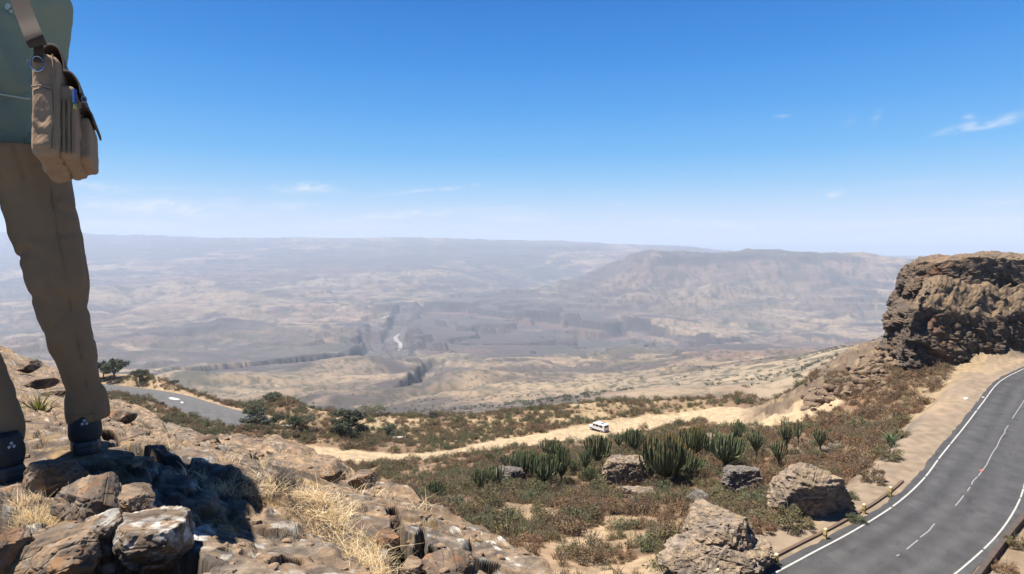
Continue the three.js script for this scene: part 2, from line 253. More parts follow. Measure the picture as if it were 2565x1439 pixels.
function valleyC(x, D, y, c, i, j) {
  const wx = x + 260 * fbm2(x / 700, D / 700, 3, 11), wd = D + 260 * fbm2(x / 700 + 9, D / 700, 3, 12);
  c[0] = C.scrub[0]; c[1] = C.scrub[1]; c[2] = C.scrub[2];
  lin(c, C.scrub2, sst(-0.35, 0.4, fbm2(x / 240, D / 240, 4, 20)));
  const big = fbm2(wx / 2600, wd / 2600, 3, 21), right = sst(0, 0.25, x / D) * sst(7000, 9000, D), nearT = 1 - sst(900, 2600, D);
  const f = 0.9 * big + 0.75 * fbm2(wx / 620, wd / 620, 4, 22) + 0.75 * fbm2(wx / 150, wd / 150, 4, 24) - 0.2 + 0.4 * nearT * sst(-0.4, 0.1, x / D) + 0.1 * right;
  lin(c, C.tan2, 0.9 * sst(0.06, 0.2, f)); lin(c, C.tan, 0.85 * sst(0.2, 0.34, f + 0.1 * vn2(x / 60, D / 60, 2)));
  lin(c, C.pink, 0.65 * sst(0.1, 0.4, fbm2(wx / 1700 + 40, wd / 1700, 3, 31)) * sst(-0.15, 0.15, f));
  lin(c, C.red, 0.6 * sst(0.22, 0.42, fbm2(wx / 1300 + 80, wd / 1300, 3, 37)));
  lin(c, C.olive, 0.7 * sst(0.2, 0.4, fbm2(wx / 800 + 10, wd / 800 + 70, 4, 41)));
  { const s = x / D, l = Math.log(D), j1 = fbm2(wx / 420, wd / 420, 4, 71), j2 = fbm2(x / 110, D / 110, 3, 72); for (const p of patches) { const e = Math.hypot((s - p[0]) / p[2], (l - p[1]) / p[3]); if (e < 1.8) lin(c, p[4], p[5] * (1 - sst(0.75, 1.15, e + 0.9 * j1 + 0.5 * j2)) * (0.85 + 0.4 * j2)); } }
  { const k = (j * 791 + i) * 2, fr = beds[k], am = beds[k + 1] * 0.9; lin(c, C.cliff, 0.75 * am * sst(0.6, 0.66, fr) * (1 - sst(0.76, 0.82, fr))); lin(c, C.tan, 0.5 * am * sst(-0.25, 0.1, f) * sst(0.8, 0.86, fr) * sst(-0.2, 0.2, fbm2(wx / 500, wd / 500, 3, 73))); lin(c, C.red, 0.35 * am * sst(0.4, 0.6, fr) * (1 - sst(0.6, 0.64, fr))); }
  const gg = gorge(x, D); if (gg.cut > 0) lin(c, gg.e > 0.62 ? C.cliff : C.scrub2, 0.9);  // gorge walls coloured dark too, their shade painted into the rock
  // field plots with hedgerows between them, where the fields are
  if (D < 9000) {
    const sc = D < 2200 ? 55 : 130, w = wor2(wx * 0.7 / sc + D / sc * 0.15, wd / sc / 0.6, 43), e = w.f2 - w.f1, id = w.id, m = Math.max(sst(0.0, 0.2, f), 0.9 * nearT * sst(-0.3, 0.05, x / D));
    lin(c, id > 0.5 ? C.pale : C.tan2, 0.5 * m * Math.abs(id - 0.5) * 2);
    if (e < 0.12) lin(c, C.hedge, m * 0.75 * (1 - e / 0.12) * sst(-0.5, 0.4, vn2(x / 30, D / 30, 3)) * (D < 2200 ? 1 : 0.5));
  }
  // bush along the drainage lines, rim rock darkened to stand for its shaded faces
  for (const [w] of VOCT) if (w < 0.25 * D && w > D * 0.006) lin(c, C.hedge, 0.55 * (1 - sst(0.02, 0.11, gully(x, D, w) + 0.04 * vn2(x / 40, D / 40, 9))));
  const s = x / D, l = Math.log(D);
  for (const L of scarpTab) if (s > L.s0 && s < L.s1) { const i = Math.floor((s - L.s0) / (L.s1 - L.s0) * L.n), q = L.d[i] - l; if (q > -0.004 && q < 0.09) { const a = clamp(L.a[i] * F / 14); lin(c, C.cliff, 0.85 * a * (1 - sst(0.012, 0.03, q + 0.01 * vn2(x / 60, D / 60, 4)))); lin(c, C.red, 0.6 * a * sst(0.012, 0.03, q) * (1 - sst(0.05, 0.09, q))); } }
  // thorn scrub in dots
  lin(c, C.hedge, 0.75 * sst(0.2, 0.5, vn2(x / (6 + D * 0.0022), D / (9 + D * 0.004), 47)) * (1 - 0.6 * sst(0.15, 0.35, f)));
}
{
  const rows = []; const tab = VROW.map(([v, D]) => [v, D]);
  for (let v = 1250; v >= 599.5; v -= v > 1060 ? 5 : v > 700 ? 1.25 : 0.95) rows.push(Math.exp(interp(tab.map(([a, b]) => [a, Math.log(b)]), v)));
  rows.push(18600);
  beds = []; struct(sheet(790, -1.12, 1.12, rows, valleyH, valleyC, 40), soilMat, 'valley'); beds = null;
}
// the river on the canyon floor
function ribbon(L, lift, hf) {   // [[x, D, half width]] -> strip lying on the ground
  const pos = [], idx = [], uv = []; let run = 0;
  L.forEach(([x, D, w], i) => {
    const a = L[Math.max(0, i - 1)], b = L[Math.min(L.length - 1, i + 1)], l = Math.hypot(b[0] - a[0], b[1] - a[1]) || 1, nx = -(b[1] - a[1]) / l, nd = (b[0] - a[0]) / l;
    if (i) run += Math.hypot(x - L[i - 1][0], D - L[i - 1][1]);
    for (const k of [-1, 1]) { const X = x + nx * w * k, Z = D + nd * w * k; pos.push(X, hf(X, Z) + lift, -Z); uv.push(k * w, run); }
    if (i) { const p = i * 2; idx.push(p - 2, p - 1, p, p - 1, p + 1, p); }
  });
  const g = new THREE.BufferGeometry(); g.setAttribute('position', new THREE.Float32BufferAttribute(pos, 3)); g.setAttribute('uv', new THREE.Float32BufferAttribute(uv, 2)); g.setIndex(idx); g.computeVertexNormals(); return g;
}
const vDist = (u, v) => meet(u, v, valleyH, 700, 40000, 500);
{
  for (const L of [[[1001, 838, 2], [990, 847, 5], [993, 856, 6], [1002, 862, 5], [1003, 872, 5], [997, 884, 2]], [[948, 800, 1], [962, 797, 2.5], [978, 794, 2], [992, 788, 1]]]) {
    const pts = []; for (let i = 0; i < L.length - 1; i++) for (let k = 0; k < 6; k++) { const f = k / 6, u = lerp(L[i][0], L[i + 1][0], f), v = lerp(L[i][1], L[i + 1][1], f), p = vDist(u, v); if (p) pts.push([p.x, -p.z, lerp(L[i][2], L[i + 1][2], f) / F * -p.z]); }
    struct(ribbon(pts, 6, (x, D) => valleyH(x, D)), M(0.3, 0.275, 0.24, 0.6), 'river');
  }
}

// ---------------------------------------------------------------- the hillside below the ledge, 12 to 270 m
const mpts = [], RH = 19;
const edge = [[-150, 925, 200], [120, 930, 200], [260, 938, 196], [400, 952, 192], [520, 998, 172], [610, 1022, 164], [650, 1012, 168], [690, 992, 172], [760, 1018, 168], [900, 1036, 165], [1100, 1040, 168], [1300, 1028, 172], [1500, 1010, 178], [1700, 1002, 172], [1900, 1000, 160], [2010, 985, 140], [2050, 950, 130], [2110, 886, 125], [2200, 862, 124], [2330, 850, 135], [2600, 840, 150], [2800, 830, 160]];
{
  const add = (u, v, D) => { const [s, t] = ST(u, v); mpts.push([s * 1.5, Math.log(D), t]); };
  const addH = (x, D, h) => mpts.push([x / D * 1.5, Math.log(D), h / D]);
  for (const [u, v, D] of edge) { add(u, v, D); const [s, t] = ST(u, v); mpts.push([s * 1.5, Math.log(D * 1.25), t * 1.32]); mpts.push([s * 1.5, Math.log(D * 1.7), t * 1.9]); }
  for (const q of [[800, 1135, 123], [1000, 1150, 118], [1200, 1120, 126], [1497, 1083, 138], [1700, 1045, 150], [1960, 1030, 148], [610, 1050, 147], [350, 1010, 156], [450, 1060, 140], [650, 1075, 137], [260, 975, 179], [1000, 1075, 147], [1250, 1065, 148],
    [450, 1200, 70], [700, 1250, 60], [300, 1300, 45], [900, 1300, 50], [1100, 1240, 68], [1200, 1230, 66], [1370, 1215, 70], [1520, 1160, 88], [1650, 1215, 66], [1810, 1175, 72], [1950, 1180, 66], [2060, 1140, 70], [2100, 1060, 84], [2200, 980, 95], [2130, 940, 108], [1700, 1330, 46], [1450, 1420, 39], [1200, 1400, 38], [1400, 1300, 52], [1000, 1800, 20], [600, 1800, 20], [2000, 1800, 21], [200, 1500, 25], [-150, 1300, 45], [-150, 1050, 120], [100, 1150, 75], [1850, 1280, 51], [2080, 1260, 47]]) add(...q);
  for (const [x, D] of [[5, 27], [14, 33], [30, 45], [44, 58], [58, 72], [70, 84], [90, 98], [25, 33], [48, 50], [66, 66], [84, 80]]) addH(x, D, RH);
  for (const [x, D, h] of [[31, 30, 16.4], [42, 38, 16.2], [20, 22, 16.6], [62, 50, 17], [60, 30, 13], [85, 60, 17], [115, 90, 19]]) addH(x, D, h);
}
const mT = tps(mpts, 0.0002);
// main road: left painted line, level, read from the photograph
const leftLine = [[1700, 1560], [1830, 1492], [1936, 1439], [2037, 1385], [2138, 1331], [2240, 1267], [2310, 1205], [2359, 1141], [2418, 1068], [2462, 1010], [2505, 957], [2558, 928], [2640, 896]].map(([u, v]) => { const [s, t] = ST(u, v), D = (RH + 0.0) / t; return [s * D, D]; });
const smooth = (L, n) => new THREE.CatmullRomCurve3(L.map(([x, D]) => new THREE.Vector3(x, 0, D)), false, 'centripetal').getSpacedPoints(n).map((p) => [p.x, p.z]);
const roadL = smooth(leftLine, 160);
const offs = (L, k) => L.map((p, i) => { const a = L[Math.max(0, i - 2)], b = L[Math.min(L.length - 1, i + 2)], l = Math.hypot(b[0] - a[0], b[1] - a[1]); return [p[0] + (b[1] - a[1]) / l * k, p[1] - (b[0] - a[0]) / l * k]; });
const roadC = offs(roadL, 3.05), roadC2 = roadC.filter((_, i) => i % 5 === 0);
const signed = (x, D, L) => { let m = 1e9, sg = 1; for (let i = 1; i < L.length; i++) { const a = L[i - 1], b = L[i], d = segD(x, D, a[0], a[1], b[0], b[1]); if (d < m) { m = d; sg = (b[0] - a[0]) * (D - a[1]) - (b[1] - a[1]) * (x - a[0]) > 0 ? -1 : 1; } } return m * sg; };  // negative = valley side
// lower road on the bench
const BH = 43;
const lowFar = [[60, 952], [160, 954], [250, 960], [320, 965], [380, 973], [440, 986], [500, 1005], [560, 1024], [620, 1044], [660, 1055]], lowNear = [[60, 975], [160, 978], [255, 988], [310, 999], [370, 1008], [420, 1018], [480, 1036], [550, 1056], [615, 1066], [655, 1073]];
const lowC = smooth(lowFar.map(([u, v], i) => { const [s, t] = ST(u, v), [s2, t2] = ST(...lowNear[i]); return [(s * BH / t + s2 * BH / t2) / 2, (BH / t + BH / t2) / 2]; }), 60);
const lowC2 = lowC.filter((_, i) => i % 3 === 0);
const midBase = (x, D) => CAM_Y - mT(x / D * 1.5, Math.log(D)) * D;
const trackPix = [[690, 1120], [800, 1134], [880, 1144], [960, 1150], [1060, 1148], [1150, 1136], [1230, 1120], [1310, 1107], [1400, 1096], [1497, 1081], [1580, 1068], [1660, 1055], [1740, 1044], [1830, 1036], [1920, 1032], [1985, 1034]];
const track = trackPix.map(([u, v]) => { const p = meet(u, v, midBase, 60, 230); return [p.x, -p.z]; });
function midH(x, D, fine = true) {
  let y = midBase(x, D);
  const dl = lineD(x, D, track), kT = 1 - sst(2.5, 7, dl), rocky = sst(0.36, 0.42, x / D) * sst(92, 102, D) * (1 - sst(130, 160, D));
  if (fine) {
    const calm = (1 - 0.85 * kT);
    y += calm * (1.1 * fbm2(x / 16, D / 16, 3, 301) + 0.4 * fbm2(x / 3.4, D / 3.4, 3, 302));
    if (rocky > 0) { wor2(x / 2.2 + 0.5 * vn2(x / 2, D / 2, 7), D / 2.2, 305); y += rocky * (1.5 * (WO.id - 0.45) + 0.8 * Math.min(0.35, WO.f2 - WO.f1)); wor2(x / 0.9, D / 0.9, 306); y += rocky * 0.6 * (WO.id - 0.5); }
  }
  if (D < 130 && x > -8) { const d = Math.abs(signed(x, D, roadC2)), w = 1 - sst(6.0, 9.5, d); if (w > 0) y = lerp(y, CAM_Y - RH - 0.03 - (d < 4.2 ? 0.0 : 0) + (fine ? 0.05 * vn2(x, D, 3) * sst(4.5, 6, d) : 0), w); }
  if (D > 90 && x < -40) { const d = lineD(x, D, lowC2), w = 1 - sst(4.6, 9, d); if (w > 0) y = lerp(y, CAM_Y - BH - 0.05, w); }
  return y;
}
const CM = { soil: [0.30, 0.185, 0.105], red: [0.36, 0.19, 0.095], sand: [0.66, 0.5, 0.3], sand2: [0.55, 0.39, 0.23], straw: [0.5, 0.36, 0.19], brush: [0.18, 0.115, 0.065], rock: [0.23, 0.165, 0.115], gravel: [0.39, 0.29, 0.195], grey: [0.22, 0.19, 0.165] };
for (const k in CM) CM[k] = CM[k].map((v) => v * 0.62);
const sandSpots = [[1400, 1400, 8], [1500, 1330, 4], [1560, 1290, 3], [1340, 1275, 4], [1600, 1425, 6], [1750, 1428, 5], [1250, 1300, 2], [1050, 1190, 5]].map(([u, v, r]) => { const p = meet(u, v, midBase, 25, 200); return [p.x, -p.z, r]; });
function midC(x, D, y, c) {
  const n = fbm2(x / 9, D / 9, 4, 311), m = fbm2(x / 2.5, D / 2.5, 4, 312);
  c[0] = C.scrub[0]; c[0] = CM.soil[0]; c[1] = CM.soil[1]; c[2] = CM.soil[2];
  lin(c, CM.brush, 0.75 * sst(-0.1, 0.4, m)); lin(c, CM.red, 0.7 * sst(0.0, 0.4, n)); lin(c, CM.straw, 0.6 * sst(0.15, 0.5, fbm2(x / 5 + 30, D / 5, 4, 313)));
  const dl = lineD(x, D, track), bench = sst(126, 138, D) * (1 - sst(0.3, 0.36, x / D));
  lin(c, CM.straw, 0.75 * bench * sst(-0.3, 0.2, n + 0.5 * m)); lin(c, CM.sand, 0.5 * bench * sst(0.1, 0.4, n));
  const tw = 4.6 + 1.6 * fbm2(x / 12, D / 12, 2, 315) + 2.2 * sst(-0.12, 0.3, x / D);
  const k = 1 - sst(tw - 0.6, tw + 0.5, dl + 0.9 * m); lin(c, CM.sand, k); if (k > 0) { lin(c, CM.soil, 0.4 * k * Math.exp(-(((dl - 1.2) / 0.4) ** 2)) * sst(-0.4, 0.3, vn2(x / 6, D / 6, 29))); lin(c, CM.sand2, k * 0.55 * sst(0.0, 0.4, fbm2(x / 7, (D - x * 0.3) / 0.9, 3, 316))); }
  for (const q of sandSpots) { const e = Math.hypot(x - q[0], D - q[1]) / q[2]; if (e < 2) lin(c, CM.sand2, 0.7 * (1 - sst(0.35, 1.2, e + 1.3 * m))); }
  if (D < 135 && x > -8) {
    const d = signed(x, D, roadC2), wv = 7.6 + sst(60, 75, D) * 4.5 + 1.2 * n; 
    if (d < 0 && d > -wv - 2) { lin(c, CM.gravel, (1 - sst(wv - 1.2, wv + 1, -d + 1.5 * m))); lin(c, CM.sand2, 0.65 * sst(-0.1, 0.3, n + 0.4 * m) * (1 - sst(wv - 1, wv + 1, -d)) * sst(4.4, 5.6, -d)); lin(c, CM.straw, 0.6 * sst(70, 80, D) * sst(7, 9, -d) * (1 - sst(wv, wv + 2, -d))); }
    if (d >= 0) lin(c, d < 5.4 ? CM.gravel : CM.straw, 0.6 * (1 - sst(5.5, 9, d)));
  }
  const rk = sst(0.37, 0.43, x / D) * sst(98, 106, D); if (rk > 0) { lin(c, CM.rock, 0.95 * rk); lin(c, CM.brush, rk * 0.8 * sst(0.0, 0.3, fbm2(x / 0.9, D / 0.9, 3, 340))); lin(c, CM.straw, rk * 0.6 * sst(0.1, 0.35, m)); }
  lin(c, CM.grey, 0.7 * (1 - sst(3, 7, Math.hypot(x - 41, (D - 71) * 0.7) + 3 * m)));
  if (D > 90 && x < -40) { const d = lineD(x, D, lowC2); lin(c, CM.sand2, 0.7 * (1 - sst(5.2, 9, d + 3 * m))); }
  const g = 1 + 0.25 * vn2(x * 1.7, D * 1.7, 318); c[0] *= g; c[1] *= g; c[2] *= g;
}
struct(sheet(760, -1.0, 1.06, geo(13, 275, 350), midH, midC, 6), soilMat, 'hillside');
// ---------------------------------------------------------------- the rock ledge in the foreground
const fpts = [];
const fEdge = [[-300, 800, 14], [-150, 822, 14], [20, 868, 13], [100, 910, 11], [180, 958, 9], [250, 990, 7.5], [300, 1005, 7], [400, 1048, 6.2], [490, 1086, 5.6], [600, 1093, 5.6], [700, 1090, 5.8], [740, 1115, 5], [800, 1135, 4.5], [865, 1155, 4], [900, 1180, 3.65], [960, 1210, 3.3], [1060, 1245, 2.9], [1120, 1265, 2.7], [1200, 1320, 2.35], [1300, 1370, 2.0], [1360, 1410, 1.72], [1390, 1442, 1.55], [1480, 1530, 1.3], [1700, 1700, 1.0], [2300, 2100, 0.72]];
{
  const add = (u, v, D) => { const [s, t] = ST(u, v); fpts.push([s * 1.5, Math.log(D), t]); };
  fEdge.forEach((q) => add(...q));
  for (const q of [[-100, 1500, 1.1], [0, 1439, 1.18], [180, 1439, 1.18], [370, 1439, 1.2], [700, 1439, 1.25], [1000, 1439, 1.37], [1200, 1439, 1.45], [0, 1800, 0.75], [600, 1900, 0.72], [1200, 1900, 0.8], [2000, 2200, 0.62], [-200, 1220, 1.7], [20, 1204, 1.71], [215, 1137, 1.89], [130, 1175, 1.8], [300, 1200, 1.75], [450, 1290, 1.6], [640, 1290, 1.74], [450, 1150, 1.97], [600, 1180, 1.97], [800, 1290, 1.86], [1000, 1290, 2.0], [1100, 1300, 2.12], [1000, 1390, 1.55], [1200, 1390, 1.7], [300, 1060, 4], [450, 1110, 3.5], [600, 1130, 3.2], [750, 1180, 2.9], [850, 1230, 2.6], [100, 1000, 3.6], [100, 1060, 2.5], [-200, 1000, 3.2], [300, 1110, 2.6], [200, 1300, 1.45], [100, 1330, 1.4]]) add(...q);
}
const fT = tps(fpts, 0.0003);
const fEdgeTab = fEdge.map(([u, v, D]) => [ST(u, v)[0], Math.log(D)]);
const fEdgeD = (s) => Math.exp(interp(fEdgeTab, s)) * (1 + 0.035 * vn2(s * 22, 1, 4) + 0.02 * vn2(s * 60, 2, 4));
const fgP = (u, v, D) => { const [s] = ST(u, v); return [s * D, D]; };
const fgFlat = (x, D) => CAM_Y - fT(x / D * 1.5, Math.log(D)) * D;
const fgAt = (u, v) => { const p = meet(u, v, fgFlat, 0.6, 16, 300); return p ? [p.x, -p.z] : [0, 2]; };
// clefts: [[u, v, half width m, depth m] ...]
const clefts = [
  [[420, 1140, 0.04, 0.02], [520, 1190, 0.045, 0.025], [620, 1225, 0.05, 0.03], [740, 1275, 0.05, 0.035], [850, 1340, 0.045, 0.035], [960, 1405, 0.04, 0.03], [1020, 1439, 0.04, 0.03]],
  [[985, 1268, 0.018, 0.1], [992, 1300, 0.02, 0.28], [1002, 1345, 0.026, 0.34], [1006, 1390, 0.03, 0.32], [1004, 1425, 0.02, 0.2]],
  [[290, 1390, 0.05, 0.25], [300, 1439, 0.06, 0.35], [330, 1500, 0.06, 0.3]], [[400, 1385, 0.045, 0.3], [420, 1439, 0.055, 0.4], [430, 1500, 0.05, 0.3]],
  [[775, 1176, 0.03, 0.07], [810, 1190, 0.04, 0.14], [860, 1186, 0.03, 0.12], [905, 1205, 0.025, 0.08]],
  [[1085, 1385, 0.03, 0.12], [1130, 1400, 0.04, 0.18], [1190, 1415, 0.03, 0.14], [1245, 1420, 0.02, 0.06]],
  [[625, 1150, 0.02, 0.05], [655, 1130, 0.025, 0.1], [690, 1125, 0.02, 0.05], [730, 1130, 0.02, 0.05]],
  [[500, 1100, 0.05, 0.1], [530, 1112, 0.06, 0.14], [560, 1112, 0.04, 0.08]],
  [[270, 1080, 0.03, 0.12], [330, 1120, 0.035, 0.14], [400, 1150, 0.03, 0.1], [480, 1180, 0.02, 0.05]], [[300, 1030, 0.04, 0.08], [400, 1075, 0.05, 0.12], [470, 1110, 0.04, 0.08]],
  [[560, 1380, 0.012, 0.03], [660, 1400, 0.016, 0.05], [750, 1390, 0.012, 0.04]], [[0, 1360, 0.03, 0.1], [30, 1400, 0.04, 0.2], [40, 1460, 0.04, 0.2]],
  [[1060, 1330, 0.012, 0.06], [1050, 1380, 0.016, 0.1], [1080, 1439, 0.016, 0.1]], [[1180, 1345, 0.008, 0.04], [1182, 1385, 0.008, 0.05]],
].map((L) => L.map(([u, v, w, d]) => [...fgAt(u, Math.min(v, 1700)), w, d]));
function cleft(x, D) {
  let cut = 0;
  for (const L of clefts) for (let i = 1; i < L.length; i++) {
    const a = L[i - 1], b = L[i]; if (x < Math.min(a[0], b[0]) - 0.15 || x > Math.max(a[0], b[0]) + 0.15) continue;
    const dx = b[0] - a[0], dy = b[1] - a[1], t = clamp(((x - a[0]) * dx + (D - a[1]) * dy) / (dx * dx + dy * dy)), w = lerp(a[2], b[2], t), e = Math.hypot(x - a[0] - t * dx, D - a[1] - t * dy) / w * (1 + 0.5 * vn2(x * 18, D * 18, 71));
    if (e < 1.3) cut = Math.max(cut, lerp(a[3], b[3], t) * (1 - sst(0.55, 1.15, e)));
  }
  return cut;
}
const feet = [[215, 1137, 1.9], [20, 1204, 1.72]].map((q) => fgP(...q));
function fgRough(x, D) { const s = x / D, k = sst(0.9, 1.6, D); return clamp(0.3 + 0.5 * (1 - sst(-0.66, -0.5, s)) * (1 - sst(1.9, 2.4, D)) + 0.18 * sst(2.0, 3.0, D) + 0.15 * fbm2(x * 1.5, D * 1.5, 2, 401), 0.1, 0.85); }
function fgH(x, D) {
  const s = x / D; let y = fgFlat(x, D); const R = fgRough(x, D), de = fEdgeD(s), big = 1 + 0.7 * sst(3, 9, D);
  const wx = x + 0.07 * fbm2(x * 4, D * 4, 2, 402), wd = D + 0.07 * fbm2(x * 4 + 5, D * 4, 2, 403), p = 0.9 * wx - 0.44 * wd, q = 0.44 * wx + 0.9 * wd;
  let calm = 1; for (const f of feet) calm *= sst(0.06, 0.24, Math.hypot(x - f[0], D - f[1] - 0.08));
  let a = 0;
  wor2(p / (0.8 * big), q / (0.42 * big), 411); let e = WO.f2 - WO.f1; a += sst(0, 0.14, e) * R * big * (0.055 * (WO.id - 0.6) + 0.09 * (WO.dx * (WO.id - 0.3) + WO.dy * (0.6 - WO.id)) * 0.5) - R * 0.06 * (1 - sst(0.0, 0.085, e));
  wor2(p / (0.21 * big) + 3, q / (0.1 * big), 412); e = WO.f2 - WO.f1; a += sst(0, 0.16, e) * R * big * (0.055 * (WO.id - 0.5) + 0.07 * (WO.dy * (WO.id - 0.5) + WO.dx * (0.5 - WO.id) * 0.6)) - R * 0.018 * (1 - sst(0, 0.09, e));
  wor2(p / 0.062, q / 0.035, 413); a += (0.3 + 0.7 * R) * (0.013 * (WO.id - 0.5) + 0.01 * WO.dy * (WO.id - 0.4));
  a += 0.05 * big * fbm2(p * 2.2, q * 3.5, 3, 414) + 0.016 * fbm2(p * 11, q * 17, 4, 415) * (0.5 + 0.5 * R);
  const lay = 0.028, b = (y + a) / lay + 1.5 * fbm2(x * 2, D * 2, 2, 417), fr = b - Math.floor(b); a += 0.6 * lay * (sst(0.55, 0.85, fr) - fr) * (1 - 0.5 * R);
  y += a * calm - cleft(x, D);
  const o = D - de; if (o > 0) y -= 0.35 * o + 2.6 * o * o + 0.25 * o * vn2(x * 4, D * 4, 3);
  return y;
}
const CF = { tan: [0.285, 0.19, 0.112], tan2: [0.385, 0.265, 0.16], brown: [0.16, 0.108, 0.072], dark: [0.075, 0.056, 0.043], rust: [0.3, 0.145, 0.055], ochre: [0.33, 0.21, 0.08], white: [0.62, 0.6, 0.54], grey: [0.24, 0.205, 0.165], sand: [0.46, 0.31, 0.18] };
const whiteSpots = [[420, 1300, 0.07], [460, 1340, 0.04]].map(([u, v, r]) => [...fgAt(u, v), r]);
function fgC(x, D, y, c) {
  const p = 0.9 * x - 0.44 * D, q = 0.44 * x + 0.9 * D, R = fgRough(x, D);
  c[0] = CF.tan[0]; c[1] = CF.tan[1]; c[2] = CF.tan[2];
  const n = fbm3(x * 3, D * 3, y * 3, 3, 421), m = fbm3(x * 14, D * 14, y * 14, 3, 422), l = fbm3(p * 6, q * 24, y * 20, 3, 423);
  lin(c, CF.tan2, 0.8 * sst(-0.1, 0.4, l)); lin(c, CF.brown, 0.75 * sst(0.0, 0.35, n + 0.35 * m + 0.25 * (R - 0.6))); lin(c, CF.grey, 0.6 * sst(0.05, 0.35, fbm3(x * 5 + 20, D * 5, y * 5, 3, 424)));
  lin(c, CF.dark, 0.75 * sst(0.12, 0.38, m + 0.3 * l)); lin(c, CF.rust, 0.6 * sst(0.28, 0.44, fbm3(x * 4.3 + 7, D * 4.3, y * 4.3, 3, 425))); lin(c, CF.ochre, 0.7 * sst(0.22, 0.4, fbm3(x * 6 + 50, D * 6, y * 6, 3, 426)));
  lin(c, CF.white, (0.55 + 0.3 * sst(-0.17, -0.1, x / D)) * sst(0.3 - 0.06 * sst(-0.17, -0.1, x / D), 0.4, fbm3(x * 26, D * 26, y * 26, 3, 427) + 0.1 * n));
  for (const w of whiteSpots) { const e = Math.hypot(x - w[0], D - w[1]) / w[2]; if (e < 1.6) lin(c, CF.white, 0.85 * sst(0.0, 0.14, fbm3(x * 17, D * 17, y * 17, 3, 428) + 0.35 * (1.1 - e))); }
  lin(c, CF.sand, 0.6 * sst(2.6, 3.6, D) * sst(-0.1, 0.3, fbm2(p * 2, q * 7, 3, 430)));
  const g = 1 + 0.3 * vn3(x * 70, D * 70, y * 70, 431); c[0] *= g; c[1] *= g; c[2] *= g;
}
const NFR = 540, NFS = 34;
struct(sheet(640, -1.15, 0.7, NFR + NFS, fgH, fgC, 0.9, (j, s) => { const de = fEdgeD(s); return j <= NFR ? 0.55 * Math.pow(de / 0.55, j / NFR) : de + 1.7 * Math.pow((j - NFR) / (NFS - 1), 1.3); }), rockMat, 'rock_ledge', 'structure', 'weathered brown rock ledge with dry grass growing in its clefts');

// ---------------------------------------------------------------- stones
function rockGeo(sd, d, planes = 14, rough = 0.05, sx = 1, sy = 1, sz = 1, layer = 0, pal = null, flat = 0.5) {
  reseed(sd); const N = [];
  for (let i = 0; i < planes; i++) { const v = new THREE.Vector3(rr(-1, 1), rr(-1, 1), rr(-1, 1)).normalize(); N.push([v, rr(0.62, 0.95)]); }
  N.push([new THREE.Vector3(rr(-0.15, 0.15), 1, rr(-0.15, 0.15)).normalize(), rr(flat, flat + 0.2)]);
  const g = mergeVertices(new THREE.IcosahedronGeometry(1, d).deleteAttribute('uv').deleteAttribute('normal'), 1e-5), P_ = g.attributes.position, v = new THREE.Vector3(), col = new Float32Array(P_.count * 3), uv = new Float32Array(P_.count * 2), c = [0, 0, 0], o = sd * 3.7;
  pal = pal || [CF.tan, CF.brown, CF.grey, CF.dark, CF.rust];
  for (let i = 0; i < P_.count; i++) {
    v.fromBufferAttribute(P_, i); let r = 1.15; const n = v.clone();
    for (const [pn, pd] of N) { const k = n.dot(pn); if (k > 0.05) { const q = pd / k; r = Math.min(r, q); } }
    let x = v.x * r * sx, y = v.y * r * sy, z = v.z * r * sz; const S = 1 / Math.max(sx, sy, sz);
    let e = rough * (1.2 * fbm3(x * 1.8 * S + o, y * 1.8 * S, z * 1.8 * S, 3, sd) + 0.9 * fbm3(x * 6 * S + o, y * 6 * S, z * 6 * S, 3, sd + 5));
    wor3(x * 2.6 * S + o, y * 3.4 * S, z * 2.6 * S, sd); e -= rough * 0.7 * (1 - sst(0, 0.07, WO.f2 - WO.f1)) - rough * 1.3 * (WO.id - 0.5); wor3(x * 6 * S + o, y * 7 * S, z * 6 * S, sd + 3); e += rough * 0.75 * (WO.id - 0.5) - rough * 0.4 * (1 - sst(0, 0.1, WO.f2 - WO.f1)); wor3(x * 15 * S + o, y * 17 * S, z * 15 * S, sd + 4); e += rough * 0.35 * (WO.id - 0.5);
    if (layer) { const b = y * layer + 2.2 * fbm3(x * 1.5 * S, y * 1.5 * S, z * 1.5 * S, 2, sd + 9), fr = b - Math.floor(b); e += rough * 1.3 * (sst(0.1, 0.35, fr) - sst(0.7, 0.95, fr) - 0.5) * clamp(0.5 + 1.6 * fbm3(x * 3 * S, y * 6 * S, z * 3 * S, 2, sd + 21) + 0.5 * h3(Math.floor(b), 3, sd), 0, 1.3); }
    const L = 1 + e; P_.setXYZ(i, x * L, y * L, z * L);
    c[0] = pal[0][0]; c[1] = pal[0][1]; c[2] = pal[0][2];
    lin(c, pal[1], 0.8 * sst(-0.15, 0.35, fbm3(x * 2 * S + o, y * 2.5 * S, z * 2 * S, 4, sd + 11))); lin(c, pal[2], 0.7 * sst(0, 0.35, fbm3(x * 4 * S + o, y * 4 * S, z * 4 * S, 3, sd + 12)));
    lin(c, pal[3], 0.7 * sst(0.12, 0.4, fbm3(x * 9 * S + o, y * 9 * S, z * 9 * S, 3, sd + 13))); lin(c, pal[4], 0.75 * sst(0.2, 0.36, fbm3(x * 3 * S + o + 40, y * 3 * S, z * 3 * S, 3, sd + 14)));
    col.set(c, i * 3); uv[i * 2] = (x + z * 0.7) ; uv[i * 2 + 1] = y + z * 0.35;
  }
  g.setAttribute('color', new THREE.BufferAttribute(col, 3)); g.setAttribute('uv', new THREE.BufferAttribute(uv, 2));
  g.computeVertexNormals(); return toCreasedNormals(g, d > 6 ? 0.45 : 0.6);
}
const palWhite = [CF.tan, CF.brown, CF.white, CF.dark, CF.white];
